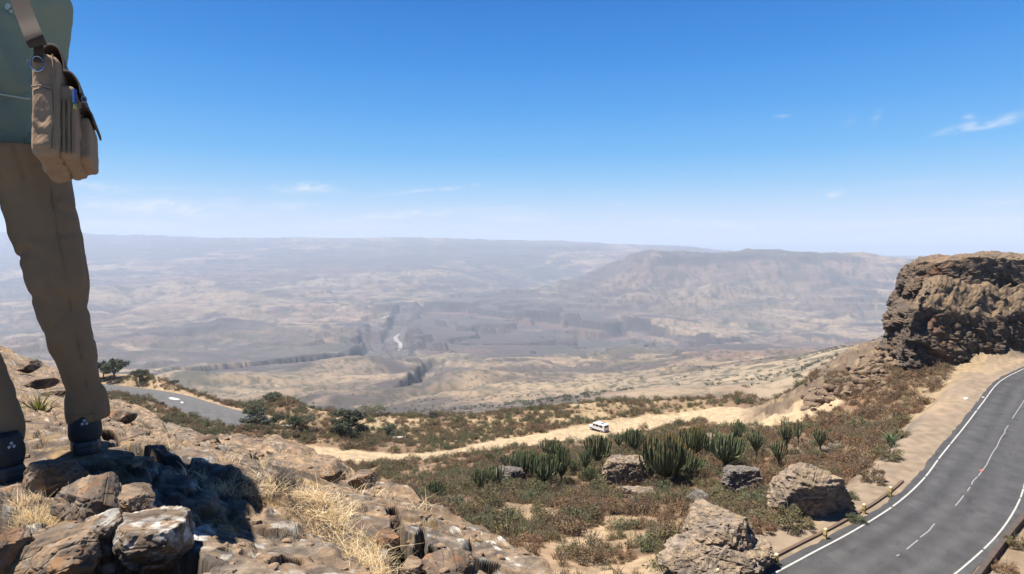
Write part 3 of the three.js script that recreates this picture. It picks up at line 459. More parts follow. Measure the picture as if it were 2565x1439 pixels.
// foreground blocks: [u, v of its middle, half width px, half height px, D, palette, turn, label]
const fgStones = [
  [140, 1186, 56, 50, 1.66, null, 0.3, 'squarish cracked tan block beside the heel of the shoe'],
  [240, 1248, 76, 62, 1.5, null, 1.1, 'large brown faceted rock between the tuft of straw grass and the shadow'],
  [338, 1244, 52, 26, 1.56, null, 2.0, 'flat dark stone slab leaning on the large brown faceted rock'],
  [262, 1345, 66, 78, 1.32, palWhite, 0.6, 'pointed rock with a big bright white lichen patch'],
  [395, 1335, 92, 66, 1.34, palWhite, 2.6, 'lichen spotted rock overhanging two dark hollows'],
  [130, 1395, 90, 60, 1.22, null, 3.3, 'dark brown boulder under the straw grass tuft'],
  [10, 1400, 60, 70, 1.2, [CF.brown, CF.rust, CF.grey, CF.dark, CF.rust], 4.2, 'reddish rock at the corner of the ledge under the straw tuft'],
  [60, 1222, 46, 20, 1.66, null, 0.9, 'low flat rock under the shoe with the striped sole'],
  [960, 1310, 34, 18, 1.85, [CF.rust, CF.brown, CF.rust, CF.dark, CF.tan], 0.4, 'rust coloured stone at the edge of the deep black cleft'],
  [975, 1352, 30, 26, 1.66, [CF.rust, CF.brown, CF.rust, CF.dark, CF.tan], 2.4, 'second rust coloured stone lower down beside the deep black cleft'],
  [835, 1176, 34, 20, 2.95, null, 1.2, 'square stone wedged in the dark gap of the ledge'],
  [905, 1200, 34, 20, 2.8, null, 2.2, 'small angular stone beside the one wedged in the gap'],
  [525, 1104, 30, 15, 4.4, [CF.brown, CF.dark, CF.rust, CF.dark, CF.ochre], 0.2, 'dark oval stone with an orange top on the upper ledge'],
  [330, 1098, 40, 20, 3.2, null, 1.5, 'brown broken slab on the ledge to the right of the trouser cuff'],
  [390, 1125, 46, 18, 2.9, null, 0.7, 'long broken slab lying below the trouser cuff on the ledge'],
  [300, 1040, 30, 16, 4.6, null, 0.5, 'stone at the top of the ledge by the lower road'],
  [100, 955, 34, 12, 7.4, null, 0.1, 'flat stone seen between the trouser legs'],
  [70, 915, 26, 14, 9.2, null, 1.9, 'upper rough stone seen between the trouser legs'],
  [140, 985, 30, 12, 5.6, null, 2.9, 'lower flat stone seen between the trouser legs'],
  [1120, 1412, 62, 26, 1.5, [CF.brown, CF.dark, CF.tan, CF.dark, CF.rust], 0.8, 'dark brown jagged rock in the hollow of the right hand slab'],
  [1030, 1420, 30, 24, 1.45, null, 1.9, 'pale triangular stone beside the deep black cleft'],
];
fgStones.forEach(([u, v, hw, hh, D, pal, turn, label], i) => {
  const p = P(u, v + hh * 0.2, D), k = D / F, g = rockGeo(900 + i * 7, 17, 7, 0.045, hw * k * 1.08, hh * k * 1.25, hw * k * 0.95, 0, pal, 0.6), o = new THREE.Mesh(g, rockMat);
  o.position.copy(p); o.rotation.y = turn; thing(o, 'rock', label, 'rock');
});
const pebble = [0, 1, 2].map((i) => rockGeo(50 + i, 3, 9, 0.05, 1, 0.6, 0.8));
reseed(404);
{ // small loose stones on the ledge, joined: nobody could count the grit
  const mats = [], g = []; for (let i = 0; i < 420; i++) { const s = rr(-0.95, 0.05), de = fEdgeD(s), D = 1.1 + (de * 0.95 - 1.1) * Math.pow(rnd(), 1.5); if (D < 1.05) continue; const x = s * D, r = rr(0.004, 0.013) * (1 + D * 0.18), q = pebble[i % 3].clone(); q.deleteAttribute('uv'); q.rotateY(rr(0, 6)); q.scale(r, r, r); q.translate(x, fgH(x, D) + r * 0.2, -D); g.push(q); }
  struct(mergeGeometries(g), soilMat, 'grit', 'stuff', 'loose grit and pebbles on the rock ledge');
}
// ---------------------------------------------------------------- dry grass
function blades(list, colFn) { // list of [x, y, z, height, leanX, leanZ, width]
  const pos = [], col = [], idx = []; let n = 0;
  for (const [x, y, z, h, lx, lz, w] of list) {
    const c = colFn(), a = rnd() * 6.28, cx = Math.cos(a) * w, cz = Math.sin(a) * w;
    for (let k = 0; k < 4; k++) { const f = k / 3, b = f * f, ww = 1 - 0.9 * f, px = x + lx * b, py = y + h * (f - 0.25 * b * Math.min(1, Math.hypot(lx, lz) / h)), pz = z + lz * b; pos.push(px - cx * ww, py, pz - cz * ww, px + cx * ww, py, pz + cz * ww); col.push(...c, ...c); if (k) { const q = n + k * 2; idx.push(q - 2, q - 1, q, q - 1, q + 1, q); } }
    n += 8;
  }
  const g = new THREE.BufferGeometry(); g.setAttribute('position', new THREE.Float32BufferAttribute(pos, 3)); g.setAttribute('color', new THREE.Float32BufferAttribute(col, 3)); g.setIndex(idx); g.computeVertexNormals(); return g;
}
const grassMat = new THREE.MeshPhysicalMaterial({ vertexColors: true, color: new THREE.Color().setRGB(0.86, 0.86, 0.86), roughness: 0.8, transmission: 0.4, thickness: 0, side: THREE.DoubleSide });
const straw = () => { const k = rr(0.7, 1.15), t = rnd(); return t < 0.15 ? [0.22 * k, 0.15 * k, 0.09 * k] : [0.95 * k, 0.74 * k, 0.42 * k]; };
function grassPatch(pix, n, h0, h1, lean, wid, name, label, sd) {
  reseed(sd); const L = [];
  for (let i = 0; i < n; i++) {
    const q = pix[Math.floor(rnd() * pix.length)], u = q[0] + rr(-1, 1) * q[2] * Math.sqrt(rnd()), v = q[1] + rr(-1, 1) * q[3] * Math.sqrt(rnd()), [x, D] = fgAt(u, v), y = fgH(x, D), hh = rr(h0, h1) * (q[4] || 1) * (rnd() < 0.1 ? 1.9 : 1), a = rnd() * 6.28, l = hh * rr(0.2, lean);
    L.push([x, y - 0.006, -D, hh, Math.cos(a) * l, Math.sin(a) * l, rr(0.6, 1.2) * wid * D / 1.7]);
  }
  const o = new THREE.Mesh(blades(L, straw), grassMat); o.name = numbered(name); o.userData = { kind: 'stuff', label }; scene.add(shade(o));
}
grassPatch([[95, 1290, 80, 36], [60, 1285, 60, 36], [140, 1290, 44, 26]], 2600, 0.02, 0.045, 1.2, 0.0011, 'grass_tuft', 'dense pale straw grass tuft among the rocks beneath the shoes', 501);
grassPatch([[480, 1178, 36, 12], [550, 1200, 45, 14], [620, 1212, 50, 18], [690, 1232, 50, 20], [750, 1256, 40, 24]], 1500, 0.014, 0.042, 1.7, 0.0011, 'dry_grass', 'band of dry straw grass along the upper side of the shadow', 502);
grassPatch([[790, 1275, 40, 26, 1.2], [820, 1290, 50, 34, 1.2], [850, 1310, 45, 34, 1.1], [880, 1350, 45, 26], [920, 1370, 50, 24], [960, 1400, 40, 20], [1000, 1425, 30, 16]], 2800, 0.017, 0.05, 1.9, 0.0012, 'dry_grass', 'long bleached grass filling the cleft between the two slabs', 503);
grassPatch([[960, 1245, 50, 14], [1050, 1270, 40, 10], [900, 1240, 30, 12], [560, 1150, 60, 12], [420, 1120, 50, 14], [660, 1165, 20, 10]], 420, 0.02, 0.06, 1.6, 0.001, 'dry_grass', 'sparse dry stalks on the sunlit slabs', 504);
{ // grey twiggy dead bush in the grass band
  reseed(77); const L = []; for (let i = 0; i < 260; i++) { const [x, D] = fgAt(715 + rr(-24, 24), 1215 + rr(-14, 24)); const h = rr(0.03, 0.1), a = rnd() * 6.28; L.push([x, fgH(x, D), -D, h, Math.cos(a) * h * 0.6, Math.sin(a) * h * 0.6, 0.0012]); }
  thing(new THREE.Mesh(blades(L, () => { const k = rr(0.6, 1.1); return [0.16 * k, 0.12 * k, 0.09 * k]; }), grassMat), 'dead_plant', 'small grey brown dead twiggy plant among the dry grass', 'plant');
}
{ // leafy little plant seen between the trouser legs
  reseed(78); const [px, pD] = fgAt(95, 1030), o = new THREE.Group(), y0 = fgH(px, pD); o.position.set(px, y0, -pD); const L = [];
  for (let i = 0; i < 70; i++) { const a = rnd() * 6.28, r = rr(0.02, 0.13), h = rr(0.03, 0.13); L.push([Math.cos(a) * r * 0.4, -0.01, Math.sin(a) * r * 0.4, h, Math.cos(a) * r, Math.sin(a) * r, rr(0.005, 0.009)]); }
  part(blades(L, () => { const k = rr(0.7, 1.3); return rnd() < 0.6 ? [0.3 * k, 0.28 * k, 0.07 * k] : [0.12 * k, 0.1 * k, 0.04 * k]; }), grassMat, 'leaves', o);
  thing(o, 'succulent_plant', 'yellow green leafy plant on the rock between the trouser legs', 'plant');
}
// ---------------------------------------------------------------- the person standing on the ledge
// distance fields meshed by surface nets
function nets(f, lo, hi, cell) {
  const nx = Math.ceil((hi[0] - lo[0]) / cell) + 1, ny = Math.ceil((hi[1] - lo[1]) / cell) + 1, nz = Math.ceil((hi[2] - lo[2]) / cell) + 1, F_ = new Float32Array(nx * ny * nz), id = new Int32Array(nx * ny * nz).fill(-1), at = (i, j, k) => (k * ny + j) * nx + i;
  for (let k = 0; k < nz; k++) for (let j = 0; j < ny; j++) for (let i = 0; i < nx; i++) F_[at(i, j, k)] = f(lo[0] + i * cell, lo[1] + j * cell, lo[2] + k * cell);
  const pos = [], idx = [];
  for (let k = 0; k < nz - 1; k++) for (let j = 0; j < ny - 1; j++) for (let i = 0; i < nx - 1; i++) {
    let sx = 0, sy = 0, sz = 0, n = 0; const v = []; for (let c = 0; c < 8; c++) v.push(F_[at(i + (c & 1), j + ((c >> 1) & 1), k + (c >> 2))]);
    for (let a = 0; a < 8; a++) for (let m = 1; m < 8; m <<= 1) { const b = a | m; if (b === a) continue; if ((v[a] < 0) !== (v[b] < 0)) { const t = v[a] / (v[a] - v[b]); sx += lerp(a & 1, b & 1, t); sy += lerp((a >> 1) & 1, (b >> 1) & 1, t); sz += lerp(a >> 2, b >> 2, t); n++; } }
    if (n) { id[at(i, j, k)] = pos.length / 3; pos.push(lo[0] + (i + sx / n) * cell, lo[1] + (j + sy / n) * cell, lo[2] + (k + sz / n) * cell); }
  }
  const quad = (a, b, c, d, flip) => { if (a < 0 || b < 0 || c < 0 || d < 0) return; flip ? idx.push(a, c, b, a, d, c) : idx.push(a, b, c, a, c, d); };
  for (let k = 1; k < nz - 1; k++) for (let j = 1; j < ny - 1; j++) for (let i = 1; i < nx - 1; i++) {
    const s = F_[at(i, j, k)] < 0;
    if (s !== F_[at(i + 1, j, k)] < 0) quad(id[at(i, j - 1, k - 1)], id[at(i, j, k - 1)], id[at(i, j, k)], id[at(i, j - 1, k)], !s);
    if (s !== F_[at(i, j + 1, k)] < 0) quad(id[at(i - 1, j, k - 1)], id[at(i - 1, j, k)], id[at(i, j, k)], id[at(i, j, k - 1)], !s);
    if (s !== F_[at(i, j, k + 1)] < 0) quad(id[at(i - 1, j - 1, k)], id[at(i, j - 1, k)], id[at(i, j, k)], id[at(i - 1, j, k)], !s);
  }
  const g = new THREE.BufferGeometry(); g.setAttribute('position', new THREE.Float32BufferAttribute(pos, 3)); g.setIndex(idx);
  const uv = new Float32Array(pos.length / 3 * 2); for (let i = 0; i < pos.length / 3; i++) { uv[i * 2] = pos[i * 3] + pos[i * 3 + 2]; uv[i * 2 + 1] = pos[i * 3 + 1]; } g.setAttribute('uv', new THREE.BufferAttribute(uv, 2));
  g.computeVertexNormals(); return g;
}
const smin = (a, b, k) => { const h = Math.max(k - Math.abs(a - b), 0) / k; return Math.min(a, b) - h * h * k * 0.25; };
function cone(x, y, z, a, b) { // capsule from a to b, each [x, y, z, r]
  const dx = b[0] - a[0], dy = b[1] - a[1], dz = b[2] - a[2], t = clamp(((x - a[0]) * dx + (y - a[1]) * dy + (z - a[2]) * dz) / (dx * dx + dy * dy + dz * dz));
  return Math.hypot(x - a[0] - t * dx, y - a[1] - t * dy, z - a[2] - t * dz) - lerp(a[3], b[3], t);
}
const chain = (L, k) => (x, y, z) => { let d = 9; for (let i = 1; i < L.length; i++) d = smin(d, cone(x, y, z, L[i - 1], L[i]), k); return d; };
const ell = (x, y, z, c, r) => { const a = (x - c[0]) / r[0], b = (y - c[1]) / r[1], d = (z - c[2]) / r[2], l = Math.hypot(a, b, d); return (l - 1) * Math.min(r[0], r[1], r[2]) * (l > 1 ? 1 : 1); };
const J = (u, v, D, r) => { const p = P(u, v, D); return [p.x, p.y, p.z, r]; };
const person = new THREE.Group();
const footR = { x: feet[0][0], D: feet[0][1] }, footL = { x: feet[1][0], D: feet[1][1] };
footR.y = fgH(footR.x, footR.D); footL.y = fgH(footL.x, footL.D);
const NR = (L, dx) => { const c = new THREE.CatmullRomCurve3(L.map((p, i) => new THREE.Vector3(p[0] + dx * Math.min(1, i / 2), p[1], p[2]))), r = new THREE.CatmullRomCurve3(L.map((p) => new THREE.Vector3(p[3] * 0.78, 0, 0))); return Array.from({ length: 25 }, (_, i) => { const q = c.getPoint(i / 24); return [q.x, q.y, q.z, r.getPoint(i / 24).x]; }); };
const legR = NR([J(66, 380, 1.93, 0.125), J(84, 470, 1.925, 0.118), J(103, 570, 1.915, 0.112), J(133, 690, 1.9, 0.099), J(150, 780, 1.9, 0.087), J(178, 880, 1.905, 0.071), J(196, 950, 1.915, 0.063), J(208, 1010, 1.92, 0.067), J(209, 1056, 1.92, 0.07)], 0.012);
const legL = NR([J(-95, 380, 1.9, 0.125), J(-100, 480, 1.87, 0.112), J(-104, 590, 1.83, 0.096), J(-100, 720, 1.79, 0.082), J(-74, 840, 1.775, 0.074), J(-25, 960, 1.765, 0.07), J(2, 1050, 1.765, 0.072), J(4, 1116, 1.765, 0.072)], -0.015);
const cR = chain(legR, 0.012), cL = chain(legL, 0.012), pel = [(legR[0][0] + legL[0][0]) / 2, legR[0][1] + 0.03, -1.91];
const hemR = P(209, 1056, 1.92), hemL = P(20, 1118, 1.765);
const legsLo = (x, y, z) => {
  let d = smin(cR(x, y, z), cL(x, y, z), 0.012); d = smin(d, ell(x, y, z, pel, [0.185, 0.15, 0.13]), 0.06);
  if (Math.abs(d) > 0.05) return Math.max(d, (x > -1.46 ? hemR.y + 0.12 * (x - hemR.x) : hemL.y + 0.1 * (x - hemL.x)) - y, y - 0.96);
  // folds: at the knee, above the cuff, long drags down the thigh
  d += 0.0012 * Math.sin(y * 62 + 3 * vn3(x * 9, y * 5, z * 9, 3) * 2.2 + x * 14) * sst(0.0, 0.14, 0.42 - Math.abs(y - 0.28)) * 0.6 + 0.003 * vn3(x * 13, y * 7, z * 13, 7) + 0.006 * Math.exp(-((vn3(x * 9 + y * 4, y * 5 - x * 5, z * 9, 41) / 0.07) ** 2)) + 0.005 * Math.exp(-((vn3(x * 12 - y * 7, y * 7 + x * 5, z * 12, 43) / 0.08) ** 2)) + 0.003 * Math.sin(x * 40 + y * 26 + 5 * vn3(x * 6, y * 3, z * 6, 9)) * sst(0.1, 0.6, vn3(x * 5, y * 3, z * 5, 10)) + 0.003 * vn3(x * 30, y * 22, z * 30, 8);
  const kneeR = (y - lerp(0.5, 0.44, sst(-1.44, -1.3, x))); d += 0.006 * Math.exp(-kneeR * kneeR * 9000) * sst(-0.2, 0.3, vn3(x * 8, y * 2, z * 8, 61)) * (x > -1.6 ? 1 : 0);
  const cuf = y - (hemR.y + 0.115) - 0.25 * (x - hemR.x); if (x > -1.42 && x < -1.1) d += 0.006 * Math.exp(-cuf * cuf * 2200);
  return Math.max(d, (x > -1.46 ? hemR.y + 0.12 * (x - hemR.x) : hemL.y + 0.1 * (x - hemL.x)) - y, y - 0.96);
};
const trouserMat = M(0.25, 0.145, 0.068, 0.85, { bumpMap: clothBump, bumpScale: 0.0006 });
part(nets(legsLo, [-1.95, -0.12, -2.2], [-1.05, 1.06, -1.6], 0.0085), trouserMat, 'trousers', person);
{ // outer seam down the visible leg and a stitched hem
  const onLeg = (u, v) => { const [s, t] = ST(u, v); let D = 1.6; while (D < 2.1 && legsLo(s * D, CAM_Y - t * D, -D) > 0) D += 0.002; D -= 0.0008; return new THREE.Vector3(s * D, CAM_Y - t * D, -D); };
  part(new THREE.TubeGeometry(new THREE.CatmullRomCurve3([[128, 470], [140, 560], [164, 690], [178, 780], [200, 880], [214, 950], [226, 1010], [228, 1048]].map((q) => onLeg(...q))), 60, 0.0016, 5), trouserMat, 'seam', person);
  part(new THREE.TubeGeometry(new THREE.CatmullRomCurve3([[166, 1036], [185, 1040], [210, 1040], [235, 1036], [250, 1030]].map((q) => onLeg(...q))), 30, 0.0014, 5), trouserMat, 'hem', person);
}
// shirt: torso and short sleeves
const sh = { hem: P(0, 388, 1.9).y, cx: 0, cz: 0 }, TX = pel[0] - 0.06, TZ = -1.915, YAW = 0.55, cY = Math.cos(YAW), sY = Math.sin(YAW);
const turned = (o) => { o.position.x += cY * 0 + TX; o.position.z += TZ; o.rotation.y = YAW; return o; };
const shR = [sh.cx + 0.185, 1.43, sh.cz - 0.01], shL = [sh.cx - 0.195, 1.43, sh.cz - 0.01], elR = [sh.cx + 0.17, 1.16, sh.cz - 0.1], elL = [sh.cx - 0.22, 1.16, sh.cz - 0.08], wrR = [sh.cx + 0.07, 1.27, sh.cz - 0.29], wrL = [sh.cx - 0.09, 1.27, sh.cz - 0.28];
const torso = (x, y, z) => { // elliptical column
  const f = clamp((y - 0.85) / 0.62), rx = interp([[0, 0.212], [0.2, 0.19], [0.55, 0.178], [0.8, 0.185], [1, 0.15]], f), rz = interp([[0, 0.172], [0.25, 0.142], [0.7, 0.14], [1, 0.1]], f), l = Math.hypot((x - sh.cx) / rx, (z - sh.cz) / rz); return (l - 1) * rz * 0.9;
};
const shirtF = (x, y, z) => {
  let d = Math.max(torso(x, y, z), y - 1.5); d = smin(d, cone(x, y, z, [sh.cx - 0.14, 1.45, sh.cz, 0.07], [sh.cx + 0.14, 1.45, sh.cz, 0.07]), 0.06);
  d = smin(d, cone(x, y, z, [...shR, 0.082], [elR[0], elR[1], elR[2], 0.07]), 0.05); d = smin(d, cone(x, y, z, [...shL, 0.082], [elL[0], elL[1], elL[2], 0.07]), 0.05);
  if (Math.abs(d) > 0.06) return Math.max(d, sh.hem + 0.02 * x - y, Math.hypot(x, z + 0.01) < 0.075 ? y - 1.47 : -9);
  d += 0.012 * vn3(x * 7 + y * 5, y * 5 - x * 3, z * 7, 12) + 0.012 * Math.sin(y * 26 + x * 30 + 3 * vn3(x * 6, y * 6, z * 6, 14)) * sst(-0.2, 0.5, vn3(x * 4, y * 4, z * 4, 15)) + 0.002 * vn3(x * 30, y * 30, z * 30, 13) + 0.008 * Math.exp(-((vn3(x * 6 + y * 3, y * 5 - x * 4, z * 6, 51) / 0.07) ** 2)) + 0.006 * Math.exp(-((vn3(x * 9 - y * 6, y * 6 + x * 5, z * 9, 53) / 0.08) ** 2));
  return Math.max(d, sh.hem + 0.02 * x - y, Math.hypot(x, z + 0.01) < 0.075 ? y - 1.47 : -9);
};
/* creased cotton */ const shirtMat = M(0.26, 0.28, 0.185, 0.9, { bumpMap: clothBump, bumpScale: 0.0006 });
turned(part(nets(shirtF, [-0.42, 0.8, -0.36], [0.42, 1.58, 0.22], 0.0085), shirtMat, 'shirt', person));
// white cord hanging at the back of the shirt, and pale printed marks
const onBack = (u, v, up = 0.004) => { const [s, t] = ST(u, v); let D = 1.5; while (D < 2.2) { const X = s * D - TX, Z = -D - TZ; if (shirtF(cY * X - sY * Z, CAM_Y - t * D, sY * X + cY * Z) < 0) break; D += 0.002; } return new THREE.Vector3(s * (D - up), CAM_Y - t * (D - up), -(D - up)); };
part(new THREE.TubeGeometry(new THREE.CatmullRomCurve3([[-120, 205], [-60, 222], [0, 236], [30, 241], [60, 246], [95, 249]].map(([u, v]) => onBack(u, v))), 40, 0.0035, 6), M(0.55, 0.58, 0.45), 'cord', person);
for (const [u, v, r] of [[12, 18, 0.014], [22, 30, 0.009], [30, 12, 0.007], [64, 152, 0.006], [34, 32, 0.006]]) { const g = new THREE.SphereGeometry(1, 12, 8), o = part(g, M(0.55, 0.6, 0.5), 'pale_mark', person); o.position.copy(onBack(u, v, 0.001)); o.scale.set(r * 1.4, r * 0.7, 0.002); o.rotation.z = 0.5; }
// skin: head, neck, forearms and hands as one surface
const HC = [sh.cx + 0.01, 1.68, sh.cz - 0.03];
const hand = (w, sgn) => { // relaxed hands held before the chest: palm and five bent fingers
  const L = [], dir = [-sgn * 0.55, 0.1, -0.83], side = [0.2 * sgn, 0.95, -0.2], out = [];
  const at = (a, b, c, r) => [w[0] + dir[0] * a + side[0] * b - sgn * 0.6 * c, w[1] + dir[1] * a + side[1] * b - 0.15 * c, w[2] + dir[2] * a + side[2] * b - 0.5 * c, r];
  out.push([at(0, 0, 0, 0.027), at(0.045, 0.012, 0, 0.023)], [at(0, 0, 0, 0.027), at(0.05, -0.02, 0, 0.021)]);
  [[0.03, 0.03, 0.02, 0.016], [0.01, 0.036, 0.024, 0.019], [-0.011, 0.033, 0.022, 0.018], [-0.031, 0.026, 0.018, 0.015]].forEach(([b, l1, l2, l3]) => { out.push([at(0.06, b, 0, 0.0095), at(0.06 + l1, b, 0.008, 0.009)], [at(0.06 + l1, b, 0.008, 0.009), at(0.06 + l1 + l2 * 0.75, b, 0.024, 0.0085)], [at(0.06 + l1 + l2 * 0.75, b, 0.024, 0.0085), at(0.06 + l1 + l2 * 0.8, b, 0.024 + l3, 0.0078)]); });
  out.push([at(0.015, 0.022, 0.006, 0.013), at(0.045, 0.05, 0.022, 0.011)], [at(0.045, 0.05, 0.022, 0.011), at(0.07, 0.052, 0.036, 0.0095)]);
  return out;
};
const hR = hand(wrR, 1), hL = hand(wrL, -1);
const armF = (x, y, z) => Math.min(cone(x, y, z, [elR[0], elR[1], elR[2], 0.045], [wrR[0], wrR[1], wrR[2], 0.028]), cone(x, y, z, [elL[0], elL[1], elL[2], 0.045], [wrL[0], wrL[1], wrL[2], 0.028]));
const handF = (H_) => (x, y, z) => { let d = 9; for (const [a, b] of H_) d = smin(d, cone(x, y, z, a, b), 0.006); return d; };
const headF = (x, y, z) => {
  let d = ell(x, y, z, HC, [0.077, 0.112, 0.095]); d = smin(d, ell(x, y, z, [HC[0], HC[1] - 0.06, HC[2] - 0.03], [0.056, 0.07, 0.068]), 0.05);
  d = smin(d, cone(x, y, z, [HC[0], 1.42, sh.cz, 0.062], [HC[0], 1.6, sh.cz - 0.012, 0.055]), 0.03);
  d = smin(d, cone(x, y, z, [HC[0], HC[1] + 0.004, HC[2] - 0.096, 0.009], [HC[0], HC[1] - 0.038, HC[2] - 0.112, 0.014]), 0.018);
  for (const k of [-1, 1]) { d = -smin(-d, ell(x, y, z, [HC[0] + k * 0.032, HC[1] + 0.004, HC[2] - 0.099], [0.017, 0.01, 0.013]), 0.012) ; d = smin(d, ell(x, y, z, [HC[0] + k * 0.08, HC[1] - 0.01, HC[2] + 0.012], [0.011, 0.032, 0.02]), 0.008); }
  d = smin(d, cone(x, y, z, [HC[0] - 0.02, HC[1] - 0.068, HC[2] - 0.094, 0.007], [HC[0] + 0.02, HC[1] - 0.068, HC[2] - 0.094, 0.007]), 0.008);
  return d;
};
const box = (L, m) => [[0, 1, 2].map((k) => Math.min(...L.flat().map((p) => p[k])) - m), [0, 1, 2].map((k) => Math.max(...L.flat().map((p) => p[k])) + m)];
const bH = [[HC[0] - 0.12, 1.4, HC[2] - 0.16], [HC[0] + 0.12, 1.82, HC[2] + 0.16]], bA = box([[[...elR, 0], [...wrR, 0]], [[...elL, 0], [...wrL, 0]]], 0.07), b1 = box(hR, 0.02), b2 = box(hL, 0.02);
part(mergeGeometries([nets(headF, ...bH, 0.0045), nets(armF, ...bA, 0.009), nets(handF(hR), ...b1, 0.0035), nets(handF(hL), ...b2, 0.0035)]), M(0.2, 0.115, 0.075, 0.6), 'body', person).rotation.y = YAW;
person.children.at(-1).position.set(TX, 0, TZ);
turned(part(nets((x, y, z) => Math.max(ell(x, y, z, [HC[0], HC[1] + 0.012, HC[2] + 0.008], [0.084, 0.115, 0.1]) + 0.003 * vn3(x * 60, y * 60, z * 60, 2), -(z - HC[2] + 0.05 + 0.9 * (HC[1] + 0.02 - y))), [HC[0] - 0.11, HC[1] - 0.12, HC[2] - 0.13], [HC[0] + 0.11, HC[1] + 0.14, HC[2] + 0.13], 0.006), M(0.02, 0.015, 0.012, 0.8), 'hair', person));
{ const hat = part(new THREE.LatheGeometry([[0.001, 0.125], [0.05, 0.122], [0.083, 0.1], [0.097, 0.05], [0.1, 0.0], [0.118, -0.012], [0.134, -0.01], [0.135, -0.006], [0.118, -0.007], [0.103, 0.006]].map(([a, b]) => new THREE.Vector2(a, b)), 40), M(0.2, 0.17, 0.12), 'hat', person); hat.position.set(TX + cY * HC[0] + sY * HC[2], HC[1] + 0.045, TZ - sY * HC[0] + cY * HC[2]); hat.rotation.set(-0.1, YAW, 0, 'YXZ'); hat.scale.set(0.95, 1, 1.1); }
// shoes: upper (the part itself), sole, three pale studs on the heel
function shoe(ft, yaw, dy, striped) {
  const g = new THREE.Group(), up = (x, y, z) => {
    let d = cone(x, y, z, [0, 0.062, 0.02, 0.038], [0, 0.046, -0.2, 0.034]); d = smin(d, cone(x, y, z, [0, 0.055, 0.02, 0.038], [0, 0.105, 0.025, 0.04]), 0.03); d = smin(d, cone(x, y, z, [-0.012, 0.045, -0.12, 0.036], [0.004, 0.04, -0.19, 0.034]), 0.03);
    return Math.max(d + 0.0015 * vn3(x * 60, y * 60, z * 60, 4), 0.022 - y, y - 0.128);
  }, so = (x, y, z) => { const w = interp([[-0.25, 0.02], [-0.22, 0.036], [-0.14, 0.046], [-0.06, 0.038], [0.02, 0.041], [0.055, 0.034], [0.07, 0.01]], z), q = Math.max(Math.abs(x) - w + 0.1 * Math.abs(y - 0.018), Math.abs(y - 0.018) - 0.019 - 0.02 * Math.max(0, z - 0.02), z - 0.066, -0.245 - z); return q + 0.0015 * (Math.sin(z * 260) > 0.3 && y < 0.01 ? 1 : 0) + 0.0012 * Math.sin(y * 420); };
  const o = part(nets(up, [-0.06, 0.01, -0.26], [0.06, 0.15, 0.09], 0.0038), M(0.012, 0.013, 0.017, 0.7), 'shoe', person);
  part(nets(so, [-0.06, -0.01, -0.27], [0.06, 0.05, 0.09], 0.0038), M(0.035, 0.036, 0.042, 0.6), 'sole', o);
  for (const [a, b] of [[0, 0.0058], [-0.0055, -0.004], [0.0055, -0.004]]) { const s = part(new THREE.SphereGeometry(1, 10, 8), M(0.45, 0.47, 0.5, 0.4), 'stud', o); s.scale.set(0.0042, 0.0046, 0.002); s.position.set(a, 0.1 + b, 0.066); }
  if (striped) for (const [k, y] of [[0, 0.034], [1, 0.025], [2, 0.016]]) { const c = new THREE.CatmullRomCurve3([[-0.043, y + 0.006, -0.1], [-0.0425, y, -0.03], [-0.043, y + 0.001, 0.015], [-0.036, y + 0.004, 0.045]].map((p) => new THREE.Vector3(...p))); part(new THREE.TubeGeometry(c, 20, 0.0028, 6), M(0.3, 0.3, 0.31, 0.5), 'sole_stripe', o); }
  o.position.set(ft.x - 0.03 * Math.sin(yaw), ft.y + dy, -ft.D - 0.03 * Math.cos(yaw)); o.rotation.set(0, yaw, 0); return o;
}
const sR = shoe(footR, 0.6, 0.004, false); sR.scale.set(1.0, 1.02, 1.0); const sL = shoe(footL, 1.02, 0.004, true); sL.scale.set(1.0, 1.02, 1.0);
thing(person, 'person', 'person in green shirt and brown trousers standing on the ledge with their back turned', 'person');

